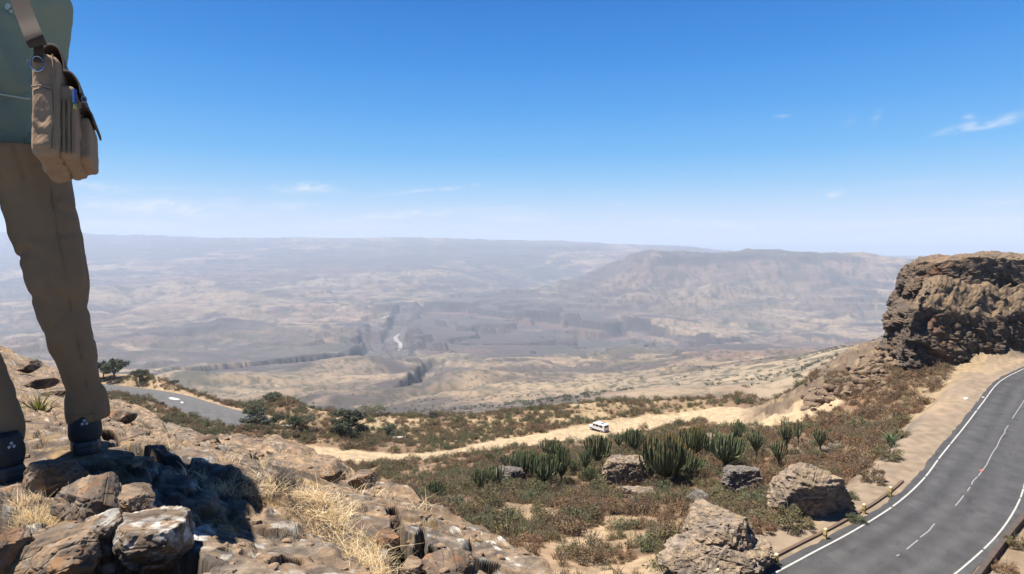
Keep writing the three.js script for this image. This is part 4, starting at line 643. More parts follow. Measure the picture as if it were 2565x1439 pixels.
// ---------------------------------------------------------------- shoulder bag on the person's right hip
{
  const bag = new THREE.Group(), cv = M(0.38, 0.23, 0.125, 0.92, { bumpMap: clothBump, bumpScale: 0.0008 }), lea = M(0.1, 0.056, 0.032, 0.7), brass = M(0.6, 0.6, 0.62, 0.25, { metalness: 1 }), trim = M(0.32, 0.22, 0.14, 0.9);
  const D0 = 1.63, k = D0 / F * 1.0;   // metres per photo pixel at the near edge of the bag
  bag.position.copy(P(104, 372, D0));
  bag.rotation.set(-0.34, 0.44, 0.03, 'YXZ'); bag.scale.set(0.66, 1.06, 0.62);
  const soft = (w, h, d, r, sd, amp) => { const g = new RoundedBoxGeometry(w, h, d, 14, r).deleteAttribute('uv'), m = mergeVertices(g.deleteAttribute('normal'), 1e-5); return m; };
  // a soft box: grid-subdivided, bulged and creased
  const pouch = (x0, x1, y0, y1, z0, z1, sd, amp = 0.006, bulge = 0.012) => nets((x, y, z) => {
    const cx = (x0 + x1) / 2, cy = (y0 + y1) / 2, cz = (z0 + z1) / 2, hx = (x1 - x0) / 2, hy = (y1 - y0) / 2, hz = (z1 - z0) / 2, r = Math.min(hx, hy, hz) * 0.45;
    const b = bulge * (1 - ((y - cy) / hy) ** 2) * (1 - ((z - cz) / hz) ** 2), qx = Math.abs(x - cx) - hx + r - (x > cx ? b : 0), qy = Math.abs(y - cy) - hy + r, qz = Math.abs(z - cz) - hz + r;
    const d = Math.hypot(Math.max(qx, 0), Math.max(qy, 0), Math.max(qz, 0)) + Math.min(Math.max(qx, qy, qz), 0) - r;
    if (Math.abs(d) > 0.03) return d;
    return d + amp * (vn3(x * 30, y * 22, z * 30, sd) + 0.6 * Math.sin(y * 70 + 4 * vn3(x * 20, y * 10, z * 20, sd + 3)) * sst(0, 0.6, vn3(x * 14, y * 14, z * 14, sd + 5))) + 0.0012 * vn3(x * 120, y * 120, z * 120, sd + 7);
  }, [x0 - 0.025, y0 - 0.02, z0 - 0.02], [x1 + 0.03, y1 + 0.02, z1 + 0.02], 0.0048);
  const main = part(pouch(-0.035, 0.055, -0.01, 0.275, -0.32, 0.0, 21, 0.006, 0.02), cv, 'main_compartment', bag);
  const gp = part(pouch(-0.032, 0.034, 0.0, 0.165, -0.02, 0.014, 25, 0.006, 0.004), cv, 'side_pocket', bag);
  part(new THREE.TubeGeometry(new THREE.CatmullRomCurve3([[-0.033, 0.166, 0.014], [0, 0.17, 0.018], [0.035, 0.166, 0.014]].map((p) => new THREE.Vector3(...p))), 12, 0.0028, 6), trim, 'hem', gp);
  part(new THREE.TubeGeometry(new THREE.CatmullRomCurve3([[0.035, 0.27, 0.0], [0.041, 0.18, 0.006], [0.042, 0.08, 0.006], [0.038, 0.0, 0.004]].map((p) => new THREE.Vector3(...p))), 20, 0.0032, 6), trim, 'piping', main);
  const p2 = part(pouch(0.045, 0.108, -0.004, 0.195, -0.3, -0.03, 31, 0.005, 0.008), cv, 'front_pocket', bag);
  part(pouch(0.098, 0.148, 0.004, 0.125, -0.28, -0.1, 35, 0.004, 0.006), cv, 'outer_pocket', bag);
  for (const [x, y1, z] of [[0.068, 0.15, -0.024], [0.086, 0.16, -0.024], [0.1, 0.12, -0.024]]) part(new RoundedBoxGeometry(0.011, y1, 0.012, 3, 0.004).translate(x, y1 / 2 - 0.005, z), cv, 'pleat', p2);
  const flap = (pts, z0, z1, mat, name, parent, th = 0.004) => { const s = new THREE.Shape(), c = new THREE.SplineCurve(pts.map((p) => new THREE.Vector2(...p))), A = c.getPoints(24), B = A.map((p, i) => { const q = A[Math.min(A.length - 1, i + 1)], o = A[Math.max(0, i - 1)], t = new THREE.Vector2(q.x - o.x, q.y - o.y).normalize(); return new THREE.Vector2(p.x - t.y * th, p.y + t.x * th); }).reverse(); [...A, ...B].forEach((p, i) => (i ? s.lineTo(p.x, p.y) : s.moveTo(p.x, p.y))); s.closePath(); const g = new THREE.ExtrudeGeometry(s, { depth: z1 - z0, bevelEnabled: true, bevelSize: 0.0015, bevelThickness: 0.0015, bevelSegments: 2, steps: 6 }); g.translate(0, 0, z0); return part(g, mat, name, parent); };
  flap([[-0.03, 0.262], [-0.012, 0.292], [0.015, 0.312], [0.045, 0.305], [0.062, 0.27], [0.066, 0.235]], -0.31, -0.04, lea, 'top_flap', bag);
  flap([[0.035, 0.205], [0.06, 0.232], [0.09, 0.232], [0.116, 0.205], [0.124, 0.175]], -0.3, -0.035, lea, 'pocket_flap', bag);
  flap([[0.105, 0.13], [0.125, 0.146], [0.145, 0.14], [0.156, 0.125], [0.158, 0.112]], -0.27, -0.09, lea, 'outer_flap', bag);
  const bk = part(new RoundedBoxGeometry(0.018, 0.022, 0.03, 3, 0.004).translate(0.131, 0.155, -0.06), lea, 'buckle_tab', bag); part(new THREE.TorusGeometry(0.009, 0.0018, 6, 16).rotateY(0.5).translate(0.136, 0.16, -0.042), brass, 'buckle', bk);
  // ring and strap
  part(new THREE.TorusGeometry(0.022, 0.003, 8, 24).translate(-0.012, 0.232, 0.02), brass, 'ring', bag);
  part(new RoundedBoxGeometry(0.034, 0.07, 0.008, 3, 0.003).translate(-0.01, 0.275, 0.008), lea, 'strap_anchor', bag);
  bag.updateMatrixWorld(true);
  const inv = bag.matrixWorld.clone().invert(), L = [new THREE.Vector3(-0.01, 0.285, 0.016).applyMatrix4(bag.matrixWorld), P(86, 98, 1.63), P(66, 48, 1.655), P(46, -5, 1.675), P(16, -90, 1.7), P(-30, -170, 1.76), P(-60, -215, 1.84), P(-75, -222, 1.92), P(-85, -190, 2.02), P(-60, -60, 2.1), P(-10, 80, 2.1), P(60, 170, 2.03), P(110, 215, 1.96)].map((p) => p.applyMatrix4(inv)), crv = new THREE.CatmullRomCurve3(L), sp_ = crv.getPoints(90), pos = [], idx = [], n = 91;
  for (let i = 0; i < n; i++) { const p = sp_[i], t = crv.getTangent(i / 90), w = new THREE.Vector3(1, 0.3, -0.15).cross(t).cross(t).normalize().multiplyScalar(-0.03), nn = w.clone().cross(t).normalize().multiplyScalar(0.0022); for (const [a, b] of [[1, 1], [-1, 1], [-1, -1], [1, -1]]) pos.push(p.x + w.x * a + nn.x * b, p.y + w.y * a + nn.y * b, p.z + w.z * a + nn.z * b); if (i) for (let q = 0; q < 4; q++) { const A = (i - 1) * 4 + q, B = (i - 1) * 4 + (q + 1) % 4; idx.push(A, B, A + 4, B, B + 4, A + 4); } }
  const sg = new THREE.BufferGeometry(); sg.setAttribute('position', new THREE.Float32BufferAttribute(pos, 3)); sg.setIndex(idx); part(toCreasedNormals(sg, 0.7), M(0.065, 0.04, 0.026, 0.9), 'strap', bag);
  thing(bag, 'shoulder_bag', 'brown canvas shoulder bag with leather flaps hanging at the hip', 'bag');
  // pen and wrapper sticking out of the pleated pocket
  const pen = new THREE.Group(); pen.position.copy(new THREE.Vector3(0.108, 0.155, -0.012).applyMatrix4(bag.matrixWorld)); pen.quaternion.copy(bag.quaternion); pen.scale.setScalar(0.85);
  part(new THREE.CylinderGeometry(0.0065, 0.006, 0.05, 12), M(0.03, 0.1, 0.3, 0.4), 'barrel', pen); part(new RoundedBoxGeometry(0.008, 0.022, 0.008, 2, 0.002).translate(0.001, -0.036, 0), M(0.3, 0.35, 0.06, 0.5), 'grip', pen);
  thing(pen, 'pen', 'blue and yellow pen stuck in the pleats of the bag', 'pen');
}
// ---------------------------------------------------------------- roads
const onMid = (u, v) => { for (let k = 0; k < 40; k++) { const p = meet(u, v + k, midH, 26, 230, 500); if (p) return p; } return V0.clone(); }, V0 = new THREE.Vector3(0, -60, -120);
function strip(L, a, b, y, name, mat, uvS = 6) { // ribbon between offsets a and b of line L, at a fixed height
  const A = offs(L, a), B = offs(L, b), pos = [], uv = [], idx = []; let run = 0;
  A.forEach((p, i) => { if (i) run += Math.hypot(p[0] - A[i - 1][0], p[1] - A[i - 1][1]); pos.push(p[0], y, -p[1], B[i][0], y, -B[i][1]); uv.push(a / uvS, run / uvS, b / uvS, run / uvS); if (i) { const k = i * 2; idx.push(k - 2, k - 1, k, k - 1, k + 1, k); } });
  const g = new THREE.BufferGeometry(); g.setAttribute('position', new THREE.Float32BufferAttribute(pos, 3)); g.setAttribute('uv', new THREE.Float32BufferAttribute(uv, 2)); g.setIndex(idx); g.computeVertexNormals(); return mat ? struct(g, mat, name) : g;
}
const RY = CAM_Y - RH;
const asphalt = M(0.078, 0.074, 0.074, 0.85, { map: asphaltTone }), paint = M(0.42, 0.41, 0.385, 0.8), paint2 = M(0.27, 0.26, 0.25, 0.8);
{ // asphalt with patches worn paler along the wheel paths, as vertex colour with grain
  const n = roadL.length, cols = 40, pos = [], col = [], uv = [], idx = []; let run = 0;
  for (let i = 0; i < n; i++) { if (i) run += Math.hypot(roadL[i][0] - roadL[i - 1][0], roadL[i][1] - roadL[i - 1][1]);
    const a = roadL[Math.max(0, i - 2)], b = roadL[Math.min(n - 1, i + 2)], l = Math.hypot(b[0] - a[0], b[1] - a[1]), nx = (b[1] - a[1]) / l, nd = -(b[0] - a[0]) / l;
    for (let c = 0; c <= cols; c++) { const k = -0.55 + 7.1 * c / cols + (c === 0 || c === cols ? 0.1 * vn2(run / 0.8, c, 4) : 0), x = roadL[i][0] + nx * k, D = roadL[i][1] + nd * k; pos.push(x, RY, -D); uv.push(k / 6, run / 6);
      const m = 1 + 0.12 * fbm2(k / 1.5, run / 7, 4, 8) + 0.1 * fbm2(x, D, 3, 9), wear = 0.3 * fbm2(k * 1.3, run / 25, 3, 4) - 0.35 * sst(0.3, 0.5, fbm2(x / 0.8, D / 0.8, 3, 14)) + 0.12 * Math.cos((k - 0.9) * 3.5); const g = 0.062 * (m + wear); col.push(g * 0.88, g * 0.85, g * 0.84); }
    if (i) for (let c = 0; c < cols; c++) { const A = (i - 1) * (cols + 1) + c, B = A + cols + 1; idx.push(A, A + 1, B, A + 1, B + 1, B); } }
  const g = new THREE.BufferGeometry(); g.setAttribute('position', new THREE.Float32BufferAttribute(pos, 3)); g.setAttribute('color', new THREE.Float32BufferAttribute(col, 3)); g.setAttribute('uv', new THREE.Float32BufferAttribute(uv, 2)); g.setIndex(idx); g.computeVertexNormals();
  struct(g, new THREE.MeshStandardMaterial({ vertexColors: true, roughness: 0.85, map: asphaltTone }), 'road');
}
function wornLine(L, a, b, y, gap, sd, name, mat) { // painted line with ragged, missing bits
  const A = offs(L, a), B = offs(L, b), pos = [], idx = []; let n = 0;
  const N = 900, c = (Q, f) => { const t = f * (Q.length - 1), i = Math.min(Q.length - 2, Math.floor(t)), g = t - i; return [lerp(Q[i][0], Q[i + 1][0], g), lerp(Q[i][1], Q[i + 1][1], g)]; }; let prev = false;
  for (let i = 0; i <= N; i++) { const f = i / N, p = c(A, f), q = c(B, f); const ok = vn2(i / 3.2, sd, sd) < gap; const w = 0.12 * vn2(i / 2, 5, sd); if (ok) { const P1 = [lerp(p[0], q[0], w > 0 ? w : 0), lerp(p[1], q[1], w > 0 ? w : 0)]; pos.push(P1[0], y, -P1[1], q[0], y, -q[1]); if (prev) idx.push(n - 2, n - 1, n, n - 1, n + 1, n); n += 2; } prev = ok; }
  const g = new THREE.BufferGeometry(); g.setAttribute('position', new THREE.Float32BufferAttribute(pos, 3)); g.setIndex(idx); g.computeVertexNormals(); struct(g, mat, name);
}
wornLine(roadL, -0.065, 0.065, RY + 0.006, 0.93, 5, 'edge_line', paint);
wornLine(offs(roadL, 6.0), -0.055, 0.055, RY + 0.006, 0.93, 9, 'edge_line', paint);
{ // centre line: the dashes and the wavering strip over a crack seen in the photograph
  const at = (u, v) => { const [s, t] = ST(u, v), D = RH / t; return [s * D, D]; };
  const dash = (L) => struct(strip(smooth(L.map((q) => at(...q)), Math.max(8, L.length * 5)), -0.04, 0.04, RY + 0.0065), paint2, 'centre_line');
  dash([[2590, 965], [2560, 1014], [2548, 1032], [2537, 1049]]);
  dash([[2527, 1066], [2519, 1078], [2517, 1086], [2510, 1095], [2503, 1108], [2499, 1118], [2490, 1131], [2482, 1145], [2471, 1167], [2461, 1180], [2452, 1193]]);
  dash([[2450, 1195], [2441, 1203], [2436, 1210], [2435, 1215]]); dash([[2431, 1221], [2424, 1231]]); dash([[2415, 1242], [2405, 1255], [2394, 1268]]); dash([[2342, 1313], [2335, 1321], [2328, 1330], [2306, 1347]]); dash([[2300, 1354], [2285, 1366], [2272, 1377]]); dash([[2254, 1390], [2246, 1394]]);
}
{ // low kerb on the valley side, as a real step, ending where it ends in the photograph
  const last = roadL.findIndex((p) => p[1] > 47.5), L = offs(roadL.slice(0, last), -0.95), pos = [], idx = []; L.forEach((p, i) => { const q = offs(L, -0.2)[i]; const y0 = RY - 0.1, y1 = RY + 0.1 + 0.015 * vn2(i / 2, 3, 4); pos.push(p[0], y0, -p[1], p[0], y1, -p[1], q[0], y1, -q[1], q[0], y0, -q[1]); if (i) for (let k = 0; k < 3; k++) { const a = (i - 1) * 4 + k; idx.push(a, a + 1, a + 4, a + 1, a + 5, a + 4); } });
  const g = new THREE.BufferGeometry(); g.setAttribute('position', new THREE.Float32BufferAttribute(pos, 3)); g.setIndex(idx); struct(toCreasedNormals(g, 0.5), M(0.13, 0.085, 0.055, 0.95), 'kerb');
}
struct(strip(lowC, -4.6, 4.6, CAM_Y - BH, null, null), M(0.125, 0.122, 0.12, 0.9, { map: asphaltTone }), 'lower_road');
struct(strip(offs(lowC, 4.5), -0.06, 0.06, CAM_Y - BH + 0.03), paint2, 'edge_line');
{ const q = (pix, nm) => { const A = pix.map(([u, v]) => { const [s, t] = ST(u, v), D = (BH - 0.03) / t; return new THREE.Vector3(s * D, CAM_Y - BH + 0.03, -D); }); const g = new THREE.BufferGeometry().setFromPoints(A); g.setIndex([...Array(A.length - 2).keys()].flatMap((i) => [0, i + 1, i + 2])); g.computeVertexNormals(); const m = struct(g, M(0.5, 0.49, 0.46, 0.9, { side: THREE.DoubleSide }), nm); };
  q([[421, 997], [430, 995.5], [446, 999], [452, 1001], [440, 1003], [426, 1001]], 'road_paint'); q([[451, 1007], [457, 1006.5], [460, 1010], [453, 1011]], 'road_paint'); }

// ---------------------------------------------------------------- yellow bollards along the kerb, roadside bits
{
  const b = new THREE.Group(), yel = M(0.62, 0.46, 0.13, 0.8), blk = M(0.16, 0.12, 0.05, 0.9);
  part(new RoundedBoxGeometry(0.2, 0.72, 0.2, 3, 0.03).translate(0, 0.3, 0), yel, 'post', b); part(new RoundedBoxGeometry(0.206, 0.16, 0.206, 3, 0.03).translate(0, 0.27, 0), blk, 'band', b); part(new THREE.CylinderGeometry(0.11, 0.14, 0.06, 4).rotateY(Math.PI / 4).translate(0, 0.69, 0), M(0.68, 0.6, 0.4), 'cap', b);
  const where = [[1946, 1412, 'yellow kerb bollard standing in front of the big wedge shaped boulder'], [2067, 1348, 'bare yellow kerb bollard on open gravel between two bollards with shrubs'], [2165, 1284, 'yellow kerb bollard half hidden by a round green roadside shrub'], [2231, 1240, 'yellow kerb bollard with a little green weed, where the kerb ends'], [1797, 1452, 'yellow kerb bollard farther along the kerb past the wedge shaped boulder']];
  where.forEach(([u, v, label], i) => { const o = i ? b.clone() : b; const [s, t] = ST(u, v), D = (RH - 0.05) / t; o.position.set(s * D, CAM_Y - RH - 0.06, -D); o.rotation.y = 0.7; o.rotation.z = [0.06, -0.1, 0.02, -0.04, 0][i]; thing(o, 'bollard', label, 'bollard', 'yellow bollards along the kerb'); });
}
{ // low dark drain wall on the inside of the bend
  const L = smooth([[2575, 1290], [2540, 1330], [2516, 1361], [2488, 1398], [2459, 1437], [2430, 1475]].map(([u, v]) => { const [s, t] = ST(u, v), D = (RH - 0.1) / t; return [s * D, D]; }), 30), o = new THREE.Group();
  for (let i = 0; i < 10; i++) { const a = L[i * 3], b = L[Math.min(30, i * 3 + 3)], l = Math.hypot(b[0] - a[0], b[1] - a[1]); const m = part(new RoundedBoxGeometry(l * 0.97, 0.55, 0.3, 2, 0.03), M(0.075 + 0.02 * h3(i, 1, 1), 0.06, 0.048, 0.95), 'stone_block', o); m.position.set((a[0] + b[0]) / 2, RY + 0.12, -(a[1] + b[1]) / 2); m.rotation.y = Math.atan2(b[1] - a[1], b[0] - a[0]); }
  thing(o, 'drain_wall', 'low dark stone wall on the inner side of the bend', 'wall');
}
[[2421, 1000, 0.22, 'larger scrap of white litter on the gravel verge'], [2463, 997, 0.13, 'tiny scrap of white litter by the painted road edge'], [2200, 1028, 0.3, 'white plastic bag on the brown slope under the cliff']].forEach(([u, v, r, label]) => { const p = onMid(u, v), g = rockGeo(33 + u, 3, 8, 0.15, r * 1.3, r * 0.6, r); g.deleteAttribute('color'); const o = new THREE.Mesh(g, M(0.75, 0.74, 0.7)); o.position.copy(p); o.position.y += r * 0.25; thing(o, 'litter', label, 'litter'); });
{ const [s, t] = ST(2458, 1181), D = RH / t, g = rockGeo(71, 3, 8, 0.15, 0.17, 0.08, 0.14); g.deleteAttribute('color'); const o = new THREE.Mesh(g, M(0.6, 0.18, 0.14)); o.position.set(s * D, RY + 0.05, -D); thing(o, 'litter', 'scrap of reddish litter lying on the centre line', 'litter'); }
{ // small signboard beside the lower road, seen from behind
  const [s, t] = ST(406, 1020), D = (BH - 0.1) / t, o = new THREE.Group(); o.position.set(s * D, CAM_Y - BH - 0.1, -D);
  const dk = M(0.035, 0.035, 0.04, 0.7); part(new THREE.CylinderGeometry(0.05, 0.05, 1.2, 8).translate(-0.35, 0.5, 0), dk, 'post', o); part(new THREE.CylinderGeometry(0.05, 0.05, 1.2, 8).translate(0.35, 0.5, 0), dk, 'post', o); part(new RoundedBoxGeometry(1.1, 0.8, 0.05, 2, 0.02).translate(0, 1.1, 0), dk, 'panel', o); o.rotation.y = 0.5; thing(o, 'road_sign', 'dark square road sign on two posts beside the lower road', 'sign');
}
[[1000, 1102, 3.2, 'long pale concrete slab on the field beyond the dirt track'], [722, 1072, 3.4, 'pale concrete culvert block beside the trees by the lower road']].forEach(([u, v, w, label], i) => { const p = onMid(u, v), o = new THREE.Group(); part(new RoundedBoxGeometry(w, 0.7, 1.2, 2, 0.05).translate(0, 0.2, 0), M(0.42, 0.38, 0.31), 'slab', o); part(new RoundedBoxGeometry(w * 0.9, 0.12, 1.0, 2, 0.03).translate(0.1, 0.58, 0), M(0.5, 0.45, 0.38), 'coping', o); o.position.copy(p); o.rotation.y = 0.12; thing(o, 'concrete_slab', label, 'slab'); });

// ---------------------------------------------------------------- the rock butte above the far end of the road
const CC = { rock: [0.15, 0.1, 0.062], tan: [0.24, 0.157, 0.092], dark: [0.075, 0.06, 0.05], grey: [0.105, 0.09, 0.078], rust: [0.26, 0.115, 0.045], straw: [0.28, 0.19, 0.1] };
const cliffMat = boulderMat.clone(); cliffMat.map = boulderTone.clone(); cliffMat.map.repeat.set(1.2, 1.2); cliffMat.bumpMap = boulderBump.clone(); cliffMat.bumpMap.repeat.set(1.2, 1.2);
function cliff(base, top, nU, nV, sd, shape, name, label) { // base / top: [x, D, y] along the face; the top then runs back to a cap
  const pos = [], col = [], uv = [], idx = [], c = [0, 0, 0], cum = [0]; for (let i = 1; i < base.length; i++) cum.push(cum[i - 1] + Math.hypot(base[i][0] - base[i - 1][0], base[i][1] - base[i - 1][1]));
  const at = (Q, f) => { const s = f * cum[cum.length - 1]; let i = 1; while (i < cum.length - 1 && cum[i] < s) i++; const g = (s - cum[i - 1]) / (cum[i] - cum[i - 1]); return [0, 1, 2].map((k) => lerp(Q[i - 1][k], Q[i][k], g)); };
  const capV = Math.round(nV * shape.rows), total = nV + capV, cx = top.reduce((a, b) => a + b[0], 0) / top.length + 6, cd = Math.max(...top.map((q) => q[1])) + 8;
  for (let j = 0; j <= total; j++) for (let i = 0; i <= nU; i++) {
    const f = i / nU, b = at(base, f), t = at(top, f), b2 = at(base, Math.min(1, f + 0.01)), b1 = at(base, Math.max(0, f - 0.01)), l = Math.hypot(b2[0] - b1[0], b2[1] - b1[1]), nx = (b2[1] - b1[1]) / l, nd = -(b2[0] - b1[0]) / l, h = Math.min(1, j / nV);
    let x = lerp(b[0], t[0], h), D = lerp(b[1], t[1], h), y = lerp(b[2], t[2] + 1.5 * fbm2(f * 16, 1, 3, sd) + 0.9 * sst(0.55, 0.75, f) + shape.top(f), h); const off = shape.push(f, h), S = 1 - sst(0.9, 1, h);
    if (j > nV) { const k = (j - nV) / capV, D2 = lerp(D, Math.max(D + 4, shape.back), k); x = (x / D + shape.in * (1 - f) * Math.min(1, k * 2)) * D2; D = D2; y += shape.cap(f) * Math.min(1, k * 1.6); }
    // angular blocks, cracks, hollows
    const wx = x + 0.8 * fbm3(x / 2, y / 2, D / 2, 2, sd), wy = y + 0.5 * fbm3(x / 2 + 9, y / 2, D / 2, 2, sd + 1), wz = D + 0.8 * fbm3(x / 2, y / 2 + 7, D / 2, 2, sd + 2);
    wor3(wx / 4.4, wy / 4.8, wz / 4.4, sd + 3); let e = 1.5 * (WO.id - 0.5) - 0.7 * (1 - sst(0, 0.1, WO.f2 - WO.f1)); const id = WO.id;
    wor3(wx / 1.5, wy / 1.3, wz / 1.5, sd + 4); e += 0.75 * (WO.id - 0.5) - 0.3 * (1 - sst(0, 0.14, WO.f2 - WO.f1)); const id2 = WO.id;
    wor3(wx / 0.6, wy / 0.5, wz / 0.6, sd + 5); e += 0.32 * (WO.id - 0.5);
    e += 0.8 * fbm3(x / 6, y / 6, D / 6, 3, sd + 6);
    e = (e - 0.35) * (1 - 0.55 * sst(0.7, 1, h)) + 0.1; const q = off + e; x += nx * q; D += nd * q; y += (j > nV ? 0.6 : 0.15) * e;
    pos.push(x, y, -D); uv.push(f * 20, h * 8);
    c[0] = CC.rock[0]; c[1] = CC.rock[1]; c[2] = CC.rock[2]; const n = fbm3(x / 3, y / 3, D / 3, 4, sd + 11), m = fbm3(x / 0.9, y / 0.9, D / 0.9, 3, sd + 12);
    lin(c, CC.tan, 0.85 * sst(-0.2, 0.25, n + 0.4 * m + 0.2 * (id - 0.5))); lin(c, CC.dark, 0.8 * sst(0.1, 0.4, m + 0.5 * (id2 - 0.5))); lin(c, CC.grey, shape.grey(f, h) * sst(-0.4, 0.2, n + m * 0.5)); lin(c, CC.rust, shape.rust(f, h) * sst(-0.1, 0.25, m + 0.5 * n)); if (j > nV - 3) lin(c, CC.straw, 0.7 * sst(-0.2, 0.2, m));
    col.push(...c);
  }
  for (let j = 0; j < total; j++) for (let i = 0; i < nU; i++) { const a = j * (nU + 1) + i, b = a + nU + 1; idx.push(a, a + 1, b, a + 1, b + 1, b); }
  const g = new THREE.BufferGeometry(); g.setAttribute('position', new THREE.Float32BufferAttribute(pos, 3)); g.setAttribute('color', new THREE.Float32BufferAttribute(col, 3)); g.setAttribute('uv', new THREE.Float32BufferAttribute(uv, 2)); g.setIndex(idx); g.computeVertexNormals();
  const o = new THREE.Mesh(g, cliffMat); thing(o, name, label, 'cliff'); return o;
}
const pt = (u, v, D) => { const p = P(u, v, D); return [p.x, D, p.y]; };
cliff([pt(2225, 800, 165), pt(2208, 868, 119), pt(2235, 885, 112), pt(2268, 905, 107), pt(2330, 905, 107), pt(2450, 905, 108), pt(2600, 890, 110), pt(2800, 880, 112)],
  [pt(2300, 680, 165), pt(2256, 672, 124), pt(2264, 664, 119), pt(2292, 667, 115), pt(2350, 668, 113), pt(2450, 664, 113), pt(2600, 662, 116), pt(2800, 660, 118)], 330, 150, 601,
  { top: (f) => 0.5 * Math.exp(-((f - 0.66) ** 2) * 300), cap: () => 0.3, back: 172, rows: 0.25, in: 0.05, push: (f, h) => { const k = sst(0.52, 0.56, f); return k * (1.9 * (1 - sst(0.5, 0.6, h + 0.07 * vn2(f * 30, 2, 3))) - 0.6 * sst(0.5, 0.95, h)) - 0.7 * k * sst(0.72, 0.8, f) * (1 - sst(0.06, 0.16, h)); }, grey: (f) => 0.85 * (1 - sst(0.5, 0.56, f)) + 0.3, rust: (f, h) => 0.9 * Math.exp(-((f - 0.665 + 0.02 * h) ** 2) * 1800) + 0.9 * sst(0.9, 1, h) * Math.exp(-((f - 0.7) ** 2) * 900) }, 'rock_butte', 'tall square topped brown rock butte above the bend in the road');
cliff([pt(2262, 870, 112), pt(2263, 916, 96.5), pt(2275, 920, 95), pt(2330, 916, 96), pt(2400, 908, 98), pt(2480, 898, 101), pt(2570, 890, 104), pt(2750, 880, 108)],
  [pt(2268, 775, 112), pt(2268, 776, 99), pt(2285, 772, 98.5), pt(2340, 772, 99.5), pt(2400, 776, 101), pt(2480, 790, 104), pt(2570, 800, 106), pt(2750, 800, 110)], 200, 76, 641,
  { top: (f) => -5 * (1 - sst(0.02, 0.16, f)), cap: (f) => 4.5 * sst(0.12, 0.35, f), back: 113, rows: 0.6, in: 0.03, push: (f, h) => -0.8 * h - (f > 0.55 ? 0.6 * (1 - sst(0.05, 0.25, h)) : 0), grey: (f) => 0.55 * (1 - sst(0.2, 0.5, f)), rust: (f, h) => 0.7 * Math.exp(-((f - 0.42) ** 2) * 500) }, 'rock_shelf', 'lower rough rock shelf in front of the square topped butte');

// ---------------------------------------------------------------- boulders on the slope
const slopePal = [[0.34, 0.25, 0.165], [0.22, 0.165, 0.115], [0.26, 0.21, 0.165], [0.1, 0.078, 0.06], [0.33, 0.24, 0.14]], greyPal = [[0.19, 0.165, 0.14], [0.14, 0.12, 0.1], [0.22, 0.19, 0.16], [0.08, 0.07, 0.06], [0.25, 0.19, 0.12]];
[[2042, 1240, 112, 62, 0.75, 4, slopePal, 0.9, 'big flat topped layered boulder by the road with a shrub at its right end'], [1792, 1326, 104, 76, 0.8, 0, slopePal, 0.45, 'big wedge shaped boulder with a pointed top beside the road'], [1800, 1390, 135, 46, 0.9, 0, slopePal, 0.6, 'low broad rock apron at the foot of the wedge shaped boulder'], [1860, 1205, 60, 44, 0.85, 0, greyPal, 0.6, 'rounded pale boulder on the slope behind the wedge shaped one'], [1580, 1180, 62, 48, 0.8, 0, slopePal, 0.6, 'brown split boulder beside the largest candelabra tree'], [1275, 1195, 40, 26, 0.8, 0, greyPal, 0.7, 'grey boulder behind the candelabra trees on the slope'], [1775, 1105, 40, 20, 0.9, 0, slopePal, 0.6, 'smooth tan boulder below the dirt track among candelabra trees'], [1600, 1238, 50, 15, 0.8, 0, slopePal, 0.6, 'low flat tan rock in the brown scrub under the split boulder'], [1745, 1250, 36, 18, 0.8, 0, greyPal, 0.6, 'small dark rock in the scrub left of the pale boulder']].forEach(([u, v, hw, hh, dz, layer, pal, flat, label], i) => {
  const p = onMid(u, Math.min(1436, v + hh * 0.8)), D = -p.z, k = D / F, g = rockGeo(200 + i * 13, 26, i === 0 ? 9 : 12, i === 0 ? 0.045 : 0.075, hw * k * 1.05, hh * k * 1.15, hw * k * dz, layer ? 5 / (hh * k) : 0, pal, flat), o = new THREE.Mesh(g, boulderMat);
  o.position.copy(p); o.position.z -= hw * k * dz * 0.45; o.position.y = Math.max(midH(p.x, -o.position.z), p.y) + hh * k * 0.55; o.rotation.y = i * 1.7; thing(o, 'boulder', label, 'boulder');
});
{ // broken stones of the scree under the butte and on the slope
  reseed(900); const G = [0, 1, 2, 3].map((i) => rockGeo(300 + i, 4, 8, 0.05, 1, 0.75, 0.85, 0, greyPal)), B = [0, 1, 2, 3].map((i) => rockGeo(320 + i, 4, 8, 0.05, 1, 0.7, 0.8, 0, [[0.23, 0.155, 0.1], [0.15, 0.1, 0.068], [0.19, 0.145, 0.11], [0.08, 0.06, 0.045], [0.26, 0.18, 0.1]])); let n = 0;
  const put = (u, v, r, g, label, group) => { const p = meet(u, v, midH, 28, 200, 300); if (!p) return; const o = new THREE.Mesh(g, soilMat); o.position.copy(p); o.position.y += r * 0.15; o.scale.setScalar(r); o.rotation.set(rr(-0.8, 0.8), rr(0, 6.3), rr(-0.8, 0.8)); thing(o, 'stone', label, 'stone', group); };
  for (let i = 0; i < 210; i++) { const f = Math.pow(rnd(), 0.8), u = lerp(2020, 2230, f) + rr(-26, 26), v = lerp(1005, 885, f) + rr(-14, 44) * (0.6 + f); put(u, v, rr(0.25, 0.6) * (rnd() < 0.25 ? 2 : 1), B[i % 4], 'angular brown scree stone on the ridge left of the butte', 'scree stones under the butte'); }
  for (let i = 0; i < 70; i++) put(rr(2070, 2170), rr(1068, 1130), rr(0.18, 0.42), G[i % 4], 'grey stone in the grey rubble patch above the layered boulder', 'grey rubble on the slope');
  for (let i = 0; i < 60; i++) put(rr(1120, 1960), rr(1240, 1430), rr(0.1, 0.3), B[i % 4], 'small tan stone lying in the scrub below the ledge', 'small stones in the scrub');
}
